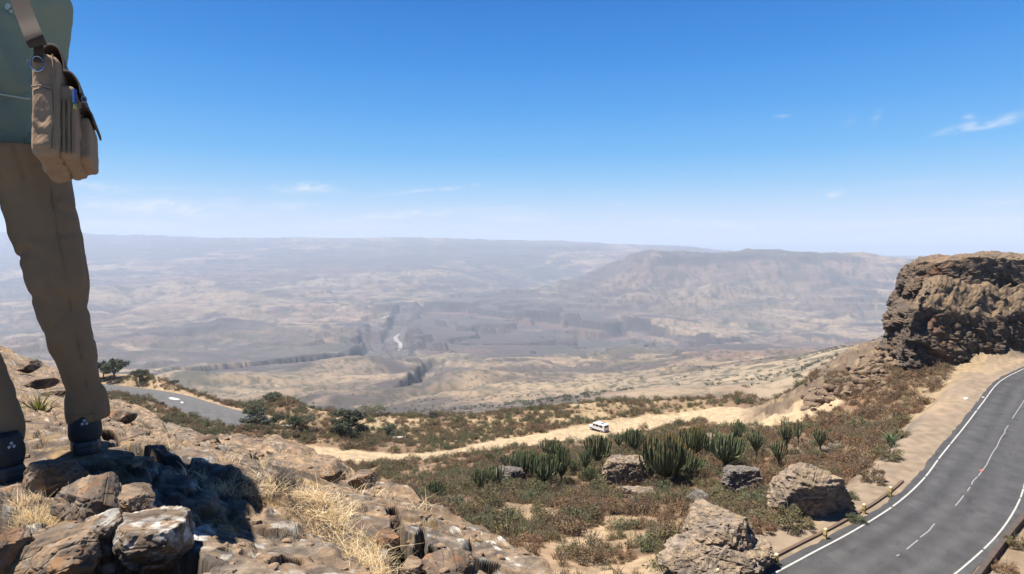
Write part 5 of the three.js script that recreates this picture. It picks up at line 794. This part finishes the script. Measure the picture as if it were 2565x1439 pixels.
// ---------------------------------------------------------------- vegetation
const toPix = (x, y, z) => { const dx = x, dy = y - CAM_Y, fz = -z, yc = dy * cp + fz * sp, zc = fz * cp - dy * sp; return [1282.5 + F * dx / zc, 719.5 - F * yc / zc]; };
const ledgeV = (u) => interp(fEdge.map(([a, b]) => [a, b]), u);
const leafMat = new THREE.MeshPhysicalMaterial({ vertexColors: true, color: new THREE.Color().setRGB(0.86, 0.86, 0.86), roughness: 0.9, transmission: 0.25, thickness: 0, side: THREE.DoubleSide });
function leaves(sd, clumps, per, size, colFn, spread = 1) { // clumps: [x, y, z, r]; small leaf faces through the volume of each
  reseed(sd); const pos = [], col = [], v = new THREE.Vector3(), a = new THREE.Vector3(), b = new THREE.Vector3();
  for (const [cx, cy, cz, r] of clumps) { const tone = rr(0.75, 1.25); for (let i = 0; i < per; i++) {
    v.set(rr(-1, 1), rr(-1, 1), rr(-1, 1)); const l = v.length(); if (l > 1) { i--; continue; } v.multiplyScalar(r * (0.55 + 0.45 * Math.sqrt(l)) / Math.max(0.3, l) * Math.cbrt(rnd())); v.y *= 0.85;
    a.set(rr(-1, 1), rr(-0.6, 1), rr(-1, 1)).normalize().multiplyScalar(size * rr(0.6, 1.4)); b.set(rr(-1, 1), rr(-1, 1), rr(-1, 1)).normalize().multiplyScalar(size * rr(0.35, 0.8));
    const x = cx + v.x, y = cy + v.y, z = cz + v.z, c = colFn().map((q) => q * tone); if (y < 0.0) continue;
    pos.push(x - a.x, y - a.y, z - a.z, x + b.x, y + b.y, z + b.z, x + a.x, y + a.y, z + a.z); col.push(...c, ...c, ...c); } }
  const g = new THREE.BufferGeometry(); g.setAttribute('position', new THREE.Float32BufferAttribute(pos, 3)); g.setAttribute('color', new THREE.Float32BufferAttribute(col, 3)); g.computeVertexNormals(); return g;
}
function twig(a, b, r0, r1, n = 5, c = [0.12, 0.09, 0.065]) { const d = b.clone().sub(a), g = new THREE.CylinderGeometry(r1, r0, d.length(), n, 1, true).deleteAttribute('uv'); g.translate(0, d.length() / 2, 0); g.applyQuaternion(new THREE.Quaternion().setFromUnitVectors(new THREE.Vector3(0, 1, 0), d.normalize())); g.translate(a.x, a.y, a.z); g.setAttribute('color', new THREE.BufferAttribute(new Float32Array(g.attributes.position.count * 3).map((_, i) => c[i % 3]), 3)); return g.toNonIndexed(); }
const V3 = (x, y, z) => new THREE.Vector3(x, y, z), jit = (c, k = 0.2) => () => { const t = rr(1 - k, 1 + k); return [c[0] * t * rr(0.9, 1.1), c[1] * t, c[2] * t * rr(0.85, 1.15)]; };
const shrubKinds = { brown: [0.17, 0.105, 0.046], olive: [0.145, 0.118, 0.042], rust: [0.205, 0.112, 0.047], green: [0.09, 0.105, 0.034], straw: [0.3, 0.2, 0.095] };
function shrubGeo(sd, c, spiky, many = 1) { reseed(sd); const cl = []; for (let i = 0; i < 11 * many; i++) { const a = rnd() * 6.28, r = Math.sqrt(rnd()) * 0.62; cl.push([Math.cos(a) * r, rr(0.12, 0.72) * (1 - r * 0.55), Math.sin(a) * r, rr(0.2, 0.36) / Math.sqrt(many)]); } const g = [leaves(sd + 1, cl, spiky ? 34 : many > 1 ? 120 : 60, (spiky ? 0.075 : 0.07) / Math.sqrt(many), jit(c))]; for (let i = 0; i < 7; i++) { const a = rnd() * 6.28, t = rr(0.3, 0.8); g.push(twig(V3(0, -0.15, 0), V3(Math.cos(a) * t, rr(0.4, 0.95), Math.sin(a) * t), 0.025, 0.008, 4)); } return mergeGeometries(g.map((q) => { q.deleteAttribute('uv'); if (!q.attributes.normal) q.computeVertexNormals(); return q; })); }
const shrubs = {}; Object.entries(shrubKinds).forEach(([k, c], i) => { shrubs[k] = [0, 1, 2].map((j) => shrubGeo(1000 + i * 40 + j * 7, c, k === 'straw')); });
// individual plants that the photograph shows singly: [u, v at the foot, half width px, kind, label]
const single = [[2145, 1308, 32, 'green', 'round dark green shrub at the kerb beside a bollard'], [2130, 1248, 24, 'green', 'green shrub growing at the right end of the layered boulder'], [2229, 1246, 10, 'green', 'little green weed at the last bollard'], [2550, 1372, 44, 'olive', 'large dark shrub over the inner drain wall'], [2475, 1418, 18, 'green', 'small dark shrub on the drain wall by the road'], [2520, 1436, 40, 'rust', 'rusty brown scrub behind the drain wall'], [1535, 1226, 30, 'green', 'bright green bush in front of the split boulder'], [1480, 1415, 70, 'brown', 'big brown shrub on the sandy flat below the ledge'], [1560, 1405, 46, 'rust', 'rusty shrub beside the big brown one on the sandy flat'], [1430, 1395, 50, 'olive', 'olive shrub leaning on the big brown one on the sandy flat'], [1690, 1410, 38, 'brown', 'dark brown shrub left of the rock apron'], [1330, 1370, 50, 'rust', 'reddish brown shrub by the edge of the rock ledge'], [1985, 1320, 70, 'olive', 'broad olive bush below the layered boulder'], [1910, 1330, 50, 'rust', 'rusty bush between the wedge boulder and the layered boulder'], [2185, 1205, 46, 'brown', 'brown bush between the layered boulder and the gravel verge'], [2225, 1150, 44, 'olive', 'olive brown bush on the bank above the verge'], [2255, 1100, 34, 'olive', 'olive bush beside the drooping succulent on the bank'], [2290, 950, 30, 'rust', 'tall rusty shrub at the foot of the rock shelf'], [2260, 1040, 26, 'rust', 'rusty shrub on the brown slope under the rock shelf'], [1265, 1290, 8, 'green', 'tiny dark green bush in the brown scrub'], [1800, 1405, 40, 'rust', 'rusty scrub growing over the rock apron']];
const sgl = [];
for (const [u, v, hw, kind, label] of single) {
  const p = meet(u, Math.min(v, 1438), midH, 26, 200, 400); if (!p) continue; const r = hw / F * -p.z; sgl.push([p.x, -p.z, r]);
  const g = kind === 'green' && u === 1535 ? shrubGeo(77, [0.26, 0.34, 0.05], false, 2) : shrubGeo(80 + (u % 50), shrubKinds[kind], false, hw > 25 ? 3 : 1.5), o = new THREE.Mesh(g, leafMat); o.position.copy(p); o.position.y -= 0.05; o.scale.set(r * 1.15, r * 1.05, r * 1.15); o.rotation.y = u; thing(o, 'shrub', label, 'shrub');
}
const midPix = (x, D) => toPix(x, midH(x, D, false), -D);
const inside = (u, v, a) => u > a[0] && u < a[1] && v > a[2] && v < a[3];
function plantable(x, D, u, v) {
  if (u < 100 || u > 2620 || v > 1700 || v < 930) return 0;
  const q = signed(x, D, roadC2); if (D < 135 && x > -8 && q > -(u > 2200 ? 9.8 : 7.4) && q < 6.2) return 0;
  if (lineD(x, D, track) < 4.8 + 2.4 * sst(-0.12, 0.3, x / D)) return 0;
  if (x < -40 && lineD(x, D, lowC2) < 5.6) return 0;
  for (const s of sandSpots) if (Math.hypot(x - s[0], D - s[1]) + 3 * fbm2(x / 2.2, D / 2.2, 2, 84) < s[2] * 0.8) return 0.06;
  if (x / D > 0.37 && D > 100) return 0.4;
  if (D > 132 && u < 1900) { const b = fbm2(x / 11, D / 7, 3, 88); return u > 760 && v < 1076 - (u > 1000 ? (u - 1000) * 0.05 : 0) ? 0.3 + (b > 0.05 ? 0.6 : 0) : 0.95; }
  return 0.25 + 0.65 * sst(-0.25, 0.05, fbm2(x / 5, D / 5, 2, 86));
}
{
  reseed(31); const list = [];
  for (let i = 0; i < 90000 && list.length < 11000; i++) {
    const D = 24 * Math.pow(190 / 24, Math.sqrt(rnd())), s = rr(-0.75, 0.85), x = s * D, [u, v] = midPix(x, D), w = plantable(x, D, u, v); if (rnd() > w) continue;
    const n = fbm2(x / 8, D / 8, 3, 91), wetBand = u > 700 && u < 1560 && v < 1140 ? sst(-0.25, 0.15, fbm2(x / 10, D / 5, 2, 93)) : u < 700 ? 0.4 : u < 1200 && v < 1240 ? 0.35 : u < 2050 && v < 1260 ? 0.26 : 0.08;
    const kind = u > 1900 && rnd() < 0.7 ? (rnd() < 0.55 ? 'rust' : rnd() < 0.75 ? 'brown' : 'straw') : rnd() < wetBand * 0.75 ? (rnd() < 0.55 ? 'green' : 'olive') : n > -0.05 ? (rnd() < 0.12 ? 'green' : rnd() < 0.7 ? 'olive' : 'brown') : rnd() < 0.1 ? 'straw' : rnd() < 0.5 ? 'brown' : 'rust';
    list.push({ x, D, u, v, kind, r: rr(0.5, 1.25) * (D > 120 ? 1.15 : 1) * (rnd() < 0.25 ? 1.6 : 1), j: Math.floor(rnd() * 3), a: rnd() * 6.28 });
  }
  list.sort((p, q) => q.r / q.D * (q.v < ledgeV(q.u) && q.v < 1440 && q.u < 2565 ? 1 : 0.001) - p.r / p.D * (p.v < ledgeV(p.u) && p.v < 1440 && p.u < 2565 ? 1 : 0.001));
  const say = { brown: 'dry brown shrub in the scrub on the slope below the ledge', olive: 'olive brown shrub in the scrub on the slope below the ledge', rust: 'rusty red brown shrub in the scrub on the slope below the ledge', green: 'leafy green shrub in the scrub on the slope below the ledge', straw: 'pale straw coloured shrub in the scrub on the slope below the ledge' };
  list.slice(0, 255).forEach((q) => { const o = new THREE.Mesh(shrubs[q.kind][q.j], leafMat); o.position.set(q.x, midH(q.x, q.D) - 0.06, -q.D); o.scale.set(q.r, q.r * 1.1, q.r); o.rotation.y = q.a; thing(o, 'shrub', say[q.kind], 'shrub', q.kind + ' shrubs of the slope'); });
  const m4 = new THREE.Matrix4(), qt = new THREE.Quaternion(), up = V3(0, 1, 0), rest = list.slice(255);
  for (const k in shrubs) for (let j = 0; j < 3; j++) { const L = rest.filter((q) => q.kind === k && q.j === j); if (!L.length) continue; const o = new THREE.InstancedMesh(shrubs[k][j], leafMat, L.length); L.forEach((q, i) => o.setMatrixAt(i, m4.compose(V3(q.x, midH(q.x, q.D) - 0.06, -q.D), qt.setFromAxisAngle(up, q.a), V3(q.r, q.r * 1.1, q.r)))); o.name = numbered('scrub'); o.userData = { kind: 'stuff', label: k + ' scrub covering the slope below the ledge' }; scene.add(shade(o)); }
  // dry grass between the shrubs
  reseed(32); const bl = []; for (let i = 0; i < 26; i++) { const a = rnd() * 6.28, l = rr(0.1, 0.35); bl.push([rr(-0.22, 0.22), 0, rr(-0.22, 0.22), rr(0.25, 0.6), Math.cos(a) * l, Math.sin(a) * l, 0.02]); }
  const tint = [[0.3, 0.2, 0.095], [0.2, 0.125, 0.06]].map((c) => blades(bl, jit(c))); const tl = [[], []];
  for (let i = 0; i < 60000 && tl[0].length + tl[1].length < 9000; i++) { const D = 34 * Math.pow(165 / 34, rnd()), s = rr(-0.5, 0.85), x = s * D, [u, v] = midPix(x, D); const pl = plantable(x, D, u, v); if (rnd() > pl * (u > 2180 && v < 1060 ? 0.5 : 0.8)) continue; tl[fbm2(x / 6, D / 6, 2, 99) > 0.05 ? 0 : 1].push([x, D]); }
  tl.forEach((L, k) => { const o = new THREE.InstancedMesh(tint[k], grassMat, L.length); L.forEach(([x, D], i) => { const s = rr(0.7, 1.7); o.setMatrixAt(i, m4.compose(V3(x, midH(x, D) - 0.03, -D), qt.setFromAxisAngle(up, rnd() * 6.28), V3(s, s, s))); }); o.name = numbered('hill_grass'); o.userData = { kind: 'stuff', label: 'dry brown grass on the slope below the ledge' }; scene.add(shade(o)); });
}
// candelabra trees: short trunk, many ribbed arms bending up
function candelabra(sd, n, R, h0, tipC, flat) { // unit height, several limbs from one short trunk
  reseed(sd); const g = [], arm = [0.07, 0.088, 0.035];
  for (let i = 0; i < n; i++) {
    const a = i * 2.39996 + rr(-0.3, 0.3), q = Math.sqrt((i + 0.5) / n) * rr(0.85, 1.1), rad = R * q, y0 = h0 * rr(0.55, 1), top = (flat ? 1 - 0.06 * q : 1 - 0.24 * q * q) * rr(0.84, 1.03), c = Math.cos(a), s = Math.sin(a), y1 = lerp(h0, top, 0.18 + 0.3 * q * rr(0.8, 1.1));
    const ln = rr(-0.05, 0.05), lm = rr(-0.05, 0.05), crv = new THREE.CatmullRomCurve3([V3(c * 0.01, y0, s * 0.01), V3(c * rad * 0.5, lerp(y0, y1, 0.42), s * rad * 0.5), V3(c * rad * 0.88, y1, s * rad * 0.88), V3(c * rad * 0.98 + ln * 0.3, lerp(y1, top, 0.5), s * rad * 0.98 + lm * 0.3), V3(c * rad + ln * 0.5, top, s * rad + lm * 0.5)]), N = 10, ns = 6, P_ = crv.getPoints(N), pos = [], col = [], idx = [], tone = rr(0.8, 1.25), r0 = rr(0.0135, 0.018);
    for (let k = 0; k <= N; k++) { const r = (k === N ? 0.35 : k < 2 ? 0.8 : 1) * r0 * (1 + 0.22 * (k % 2)), cc = k >= N ? tipC : arm; for (let m = 0; m < ns; m++) { const th = m / ns * 6.283 + a, rb = r * (m % 2 ? 1.2 : 0.75); pos.push(P_[k].x + Math.cos(th) * rb, P_[k].y, P_[k].z + Math.sin(th) * rb); col.push(cc[0] * tone, cc[1] * tone, cc[2] * tone); } if (k) for (let m = 0; m < ns; m++) { const A = (k - 1) * ns + m, B = (k - 1) * ns + (m + 1) % ns; idx.push(A, A + ns, B, B, A + ns, B + ns); } }
    const q2 = new THREE.BufferGeometry(); q2.setAttribute('position', new THREE.Float32BufferAttribute(pos, 3)); q2.setAttribute('color', new THREE.Float32BufferAttribute(col, 3)); q2.setIndex(idx); g.push(q2);
  }
  const crown = mergeGeometries(g); crown.computeVertexNormals();
  const trunk = mergeGeometries([twig(V3(0, -0.05, 0), V3(rr(-0.02, 0.02), h0 * 1.02, 0), 0.045, 0.034, 8, [0.13, 0.1, 0.07])]); return { crown, trunk };
}
const green = [0.17, 0.2, 0.055], orange = [0.32, 0.2, 0.055];
const cand = [candelabra(5, 42, 0.42, 0.36, green), candelabra(6, 62, 0.5, 0.3, green), candelabra(7, 28, 0.34, 0.5, green), candelabra(8, 130, 0.62, 0.24, orange), candelabra(9, 44, 0.62, 0.5, green, true), candelabra(10, 16, 0.3, 0.42, green)];
const candM = new THREE.MeshStandardMaterial({ vertexColors: true, color: new THREE.Color().setRGB(0.86, 0.86, 0.86), roughness: 0.7 });
[[1207, 1234, 1172, 27, 1, 'clustered candelabra tree in front of the grey boulder'], [1243, 1230, 1163, 20, 0, 'narrow candelabra tree touching the grey boulder'], [1266, 1178, 1140, 15, 5, 'little candelabra tree standing behind the grey boulder'], [1312, 1208, 1128, 34, 1, 'dark candelabra tree behind the thickest candelabra clump'], [1362, 1222, 1136, 42, 1, 'thick candelabra tree at the front of the clump by the grey boulder'], [1408, 1216, 1118, 26, 0, 'tall candelabra tree at the end of the clump nearest the split boulder'], [1381, 1150, 1103, 30, 1, 'low round candelabra tree at the edge of the dirt track'], [1465, 1196, 1122, 16, 2, 'slender candelabra tree between the clump and the split boulder'], [1497, 1172, 1088, 34, 0, 'tall candelabra tree just below the white van'], [1549, 1132, 1087, 15, 2, 'small candelabra tree near the van, beside the dirt track'], [1588, 1138, 1073, 27, 1, 'candelabra tree next to the largest one, towards the van'], [1668, 1214, 1083, 74, 3, 'largest candelabra tree, crown full of orange tips'], [1738, 1150, 1064, 46, 3, 'orange tipped candelabra tree behind the largest one'], [1727, 1212, 1143, 38, 4, 'umbrella shaped candelabra tree in front of the largest one'], [1816, 1178, 1083, 46, 1, 'wide branching candelabra tree above the pale boulder'], [1844, 1106, 1054, 19, 0, 'compact candelabra tree behind the wide branching one'], [1895, 1158, 1078, 19, 2, 'long stemmed candelabra tree next to the wide branching one'], [1949, 1180, 1101, 20, 2, 'goblet shaped candelabra tree right above the layered boulder'], [1971, 1140, 1058, 20, 2, 'dense goblet shaped candelabra tree behind the one above the layered boulder'], [2001, 1116, 1053, 12, 5, 'thin candelabra tree under the scree ridge'], [2054, 1136, 1074, 20, 2, 'candelabra tree at the edge of the grey rubble patch'], [2059, 1162, 1130, 11, 5, 'tiny candelabra sapling just behind the layered boulder'], [1092, 1250, 1204, 22, 1, 'lone candelabra bush near the rim of the rock ledge'], [1268, 1312, 1278, 9, 5, 'dark candelabra sapling in the brown scrub']].forEach(([u, v, top, hw, k, label]) => {
  const p = onMid(u, v), D = -p.z, h = (v - top) / F * D * (k === 3 ? 1.05 : 1.13), o = new THREE.Group(), c = cand[k], w = hw / F * D / ([0.42, 0.5, 0.34, 0.62, 0.62, 0.3][k] * h) * (k === 3 ? 0.9 : 1.15);
  part(c.trunk, candM, 'trunk', o); part(c.crown, candM, 'crown', o); o.position.copy(p); o.position.y -= 0.1; o.scale.set(h * w, h, h * w); o.rotation.set(0.07 * Math.sin(u), u, 0.09 * Math.cos(u * 1.7)); thing(o, 'candelabra_tree', label, 'tree', 'candelabra trees on the slope');
});
{ // small ones scattered through the same thicket
  reseed(515); for (let i = 0; i < 20; i++) { const u = rr(1150, 2080), v = rr(1110, 1215), k = [0, 2, 5, 1][i % 4], p = onMid(u, v), h = rr(1.3, 2.8), c = cand[k], o = new THREE.Group(); if (lineD(p.x, -p.z, track) < 7) continue; part(c.trunk, candM, 'trunk', o); part(c.crown, candM, 'crown', o); o.position.copy(p); o.scale.set(h * rr(0.9, 1.3), h, h * rr(0.9, 1.3)); o.rotation.set(rr(-0.08, 0.08), u, rr(-0.1, 0.1)); thing(o, 'candelabra_tree', 'knee high to head high candelabra sapling scattered in the thicket', 'tree', 'candelabra saplings in the thicket'); }
}
{ // drooping succulent on the bank above the verge
  const p = onMid(2233, 1122), o = new THREE.Group(), k = -p.z / F; reseed(61); const L = []; for (let i = 0; i < 90; i++) { const a = rnd() * 6.28, l = rr(0.5, 1); L.push([Math.cos(a) * 8 * k, rr(4, 26) * k, Math.sin(a) * 8 * k, rr(10, 26) * k, Math.cos(a) * 26 * k * l, Math.sin(a) * 26 * k * l, 1.6 * k]); }
  part(blades(L, jit([0.1, 0.15, 0.05])), leafMat, 'leaves', o); part(twig(V3(0, -0.1, 0), V3(0, 26 * k, 0), 0.12, 0.07, 7), candM, 'stem', o); o.position.copy(p); thing(o, 'succulent_plant', 'green succulent with drooping strap leaves on the roadside bank', 'plant');
}
// leafy trees on the bench beside the lower road and the fields
function treeGeo(sd, R, H0, flat, c, dens = 1) { reseed(sd); const cl = [], tw = [], N = 15; tw.push(twig(V3(0, -0.08, 0), V3(0.03, H0, 0.02), 0.05, 0.03, 6)); for (let i = 0; i < N; i++) { const a = i * 2.4 + rr(-0.3, 0.3), q = Math.sqrt((i + 0.4) / N), x = Math.cos(a) * q * R, z = Math.sin(a) * q * R, y = lerp(H0 + 0.1, 0.88, flat ? 0.75 + 0.2 * rnd() : rnd()) - (flat ? 0.1 * q * q : 0.12 * q); cl.push([x, y, z, R * rr(0.3, 0.46)]); tw.push(twig(V3(0.02, H0 * rr(0.6, 1), 0.01), V3(x * 0.9, y - 0.04, z * 0.9), 0.02, 0.006, 4)); } return { crown: leaves(sd + 3, cl, 150 * dens, 0.062, jit(c, 0.35)), trunk: mergeGeometries(tw) }; }
const dk = [0.05, 0.062, 0.024], ol = [0.085, 0.085, 0.035], trees = [treeGeo(3, 0.5, 0.35, false, dk), treeGeo(13, 0.62, 0.45, true, dk), treeGeo(23, 0.42, 0.2, false, dk, 1.2), treeGeo(33, 0.7, 0.5, true, ol)];
[[287, 948, 903, 26, 0, 'dark rounded tree beyond the lower road, tallest of the pair'], [258, 948, 908, 18, 0, 'dark tree beside the trouser leg beyond the lower road'], [349, 957, 931, 17, 1, 'small dark flat topped tree beyond the lower road'], [437, 950, 938, 9, 1, 'tiny dark tree at the rim beyond the lower road'], [638, 1064, 1026, 28, 2, 'bushy dark tree where the lower road ends'], [636, 1040, 1010, 26, 3, 'brownish flat topped tree behind the bushy one at the road end'], [676, 1076, 1052, 20, 2, 'low dark tree between the road end and the culvert block'], [697, 1072, 1045, 14, 1, 'dark tree beside the pale culvert block'], [740, 1080, 1046, 15, 0, 'dark tree just beyond the pale culvert block'], [768, 1076, 1046, 24, 3, 'spreading flat topped thorn tree in the field near the culvert block'], [876, 1092, 1030, 34, 2, 'large bushy dark tree in the middle of the dry field'], [858, 1064, 1030, 24, 2, 'dark tree pressed against the large bushy tree in the field'], [930, 1042, 1022, 32, 3, 'olive flat topped tree at the rim of the dry field'], [978, 1092, 1067, 22, 2, 'dark round bush tree beside the concrete slab'], [836, 1086, 1070, 10, 2, 'small dark tree left of the large bushy one in the field'], [682, 1004, 985, 18, 0, 'brownish tree on top of the scrubby mound'], [1084, 1046, 1034, 10, 2, 'small dark tree at the rim above the valley']].forEach(([u, v, top, hw, k, label]) => {
  const p = onMid(u, v), D = -p.z, h = (v - top) / F * D * 1.2, w = hw / F * D / ([0.5, 0.62, 0.42, 0.7][k] * h) * 1.05, o = new THREE.Group(); part(trees[k].trunk, candM, 'trunk', o); part(trees[k].crown, leafMat, 'crown', o); o.position.copy(p); o.scale.set(h * w, h, h * w); o.rotation.y = u; thing(o, 'leafy_tree', label, 'tree', 'leafy trees on the bench');
});
{ // far trees and hedges dotted over the fields of the valley
  reseed(41); const g = leaves(4, [[0, 0.45, 0, 0.5], [0.4, 0.3, 0.1, 0.35], [-0.3, 0.35, 0.2, 0.35]], 34, 0.16, jit([0.055, 0.06, 0.026])), L = [], m4 = new THREE.Matrix4(), qt = new THREE.Quaternion();
  for (let i = 0; i < 40000 && L.length < 2600; i++) { const D = 300 * Math.pow(3200 / 300, rnd()), s = rr(-0.9, 0.66), x = s * D, w = sst(-0.1, 0.3, fbm2(x / 130, D / 130, 3, 77)) * (s > 0 ? 1 : 0.5) * (0.25 + 0.75 * sst(0.0, 0.25, vn2(x / 40, D / 18, 78))); if (rnd() < w) L.push([x, D]); }
  const o = new THREE.InstancedMesh(g, leafMat, L.length); L.forEach(([x, D], i) => { const s = rr(1.6, 4.6); o.setMatrixAt(i, m4.compose(V3(x, valleyH(x, D) - 0.3, -D), qt.setFromAxisAngle(V3(0, 1, 0), rnd() * 6), V3(s, s, s))); }); o.name = 'valley_trees'; o.userData = { kind: 'stuff', label: 'far trees and hedges dotted over the valley fields' }; scene.add(shade(o));
}
// ---------------------------------------------------------------- white van on the dirt track
{
  const van = new THREE.Group(), white = M(0.95, 0.95, 0.95, 0.3), glass = M(0.02, 0.022, 0.025, 0.08), tyre = M(0.03, 0.03, 0.03, 0.9), dark = M(0.05, 0.045, 0.045, 0.6);
  const prof = new THREE.Shape(); [[-2.25, 0.42], [2.2, 0.42], [2.3, 0.7], [2.26, 0.98], [1.62, 1.12], [1.0, 1.82], [0.7, 1.92], [-1.9, 1.95], [-2.2, 1.82], [-2.3, 1.1]].forEach(([a, b], i) => (i ? prof.lineTo(a, b) : prof.moveTo(a, b))); prof.closePath();
  const bg = new THREE.ExtrudeGeometry(prof, { depth: 1.56, bevelEnabled: true, bevelSize: 0.08, bevelThickness: 0.08, bevelSegments: 3 }); bg.translate(0, 0, -0.78); part(bg, white, 'body', van);
  for (const z of [-0.872, 0.872]) { part(new RoundedBoxGeometry(0.95, 0.48, 0.03, 2, 0.01).translate(-1.35, 1.5, z), glass, 'window', van); part(new RoundedBoxGeometry(0.95, 0.48, 0.03, 2, 0.01).translate(-0.22, 1.5, z), glass, 'window', van); part(new RoundedBoxGeometry(0.6, 0.44, 0.03, 2, 0.01).translate(0.72, 1.48, z), glass, 'window', van); part(new RoundedBoxGeometry(4.2, 0.2, 0.05, 2, 0.01).translate(-0.05, 0.5, z), dark, 'side_skirt', van); }
  part(new RoundedBoxGeometry(0.03, 0.5, 1.25, 2, 0.01).rotateZ(0.07).translate(-2.36, 1.48, 0), glass, 'rear_window', van); part(new RoundedBoxGeometry(0.03, 0.82, 1.4, 2, 0.01).rotateZ(-0.72 + Math.PI / 2 - Math.PI / 2 + 1.44).translate(1.38, 1.52, 0), glass, 'windscreen', van);
  part(new RoundedBoxGeometry(0.2, 0.22, 1.7, 2, 0.05).translate(-2.38, 0.52, 0), M(0.3, 0.3, 0.3, 0.5), 'bumper', van); part(new RoundedBoxGeometry(0.2, 0.22, 1.7, 2, 0.05).translate(2.34, 0.52, 0), M(0.3, 0.3, 0.3, 0.5), 'bumper', van);
  for (const z of [-0.72, 0.72]) { part(new RoundedBoxGeometry(0.04, 0.32, 0.14, 2, 0.01).translate(-2.37, 0.98, z), M(0.35, 0.03, 0.02, 0.3), 'tail_light', van); part(new RoundedBoxGeometry(0.06, 0.2, 0.3, 2, 0.02).translate(2.33, 0.84, z), M(0.7, 0.7, 0.7, 0.2), 'headlight', van); part(new THREE.BoxGeometry(1.7, 0.04, 0.04).translate(-0.9, 2.1, z * 0.9), dark, 'roof_rail', van);
    for (const x of [-1.45, 1.45]) { const w = part(new THREE.CylinderGeometry(0.36, 0.36, 0.24, 20).rotateX(Math.PI / 2), tyre, 'wheel', van); w.position.set(x, 0.36, z * 1.12); part(new THREE.CylinderGeometry(0.2, 0.2, 0.26, 14).rotateX(Math.PI / 2), M(0.4, 0.4, 0.42, 0.4), 'rim', w); } }
  part(new THREE.BoxGeometry(0.5, 0.05, 1.3).translate(-1.2, 2.05, 0), dark, 'roof_rack', van);
  const p = onMid(1500, 1080); van.position.copy(p); van.position.y = midH(p.x, -p.z) - 0.02; van.rotation.y = Math.PI - 0.72 - 0.15; thing(van, 'van', 'white minivan parked on the pale dirt track', 'van');
}
renderer.render(scene, camera);
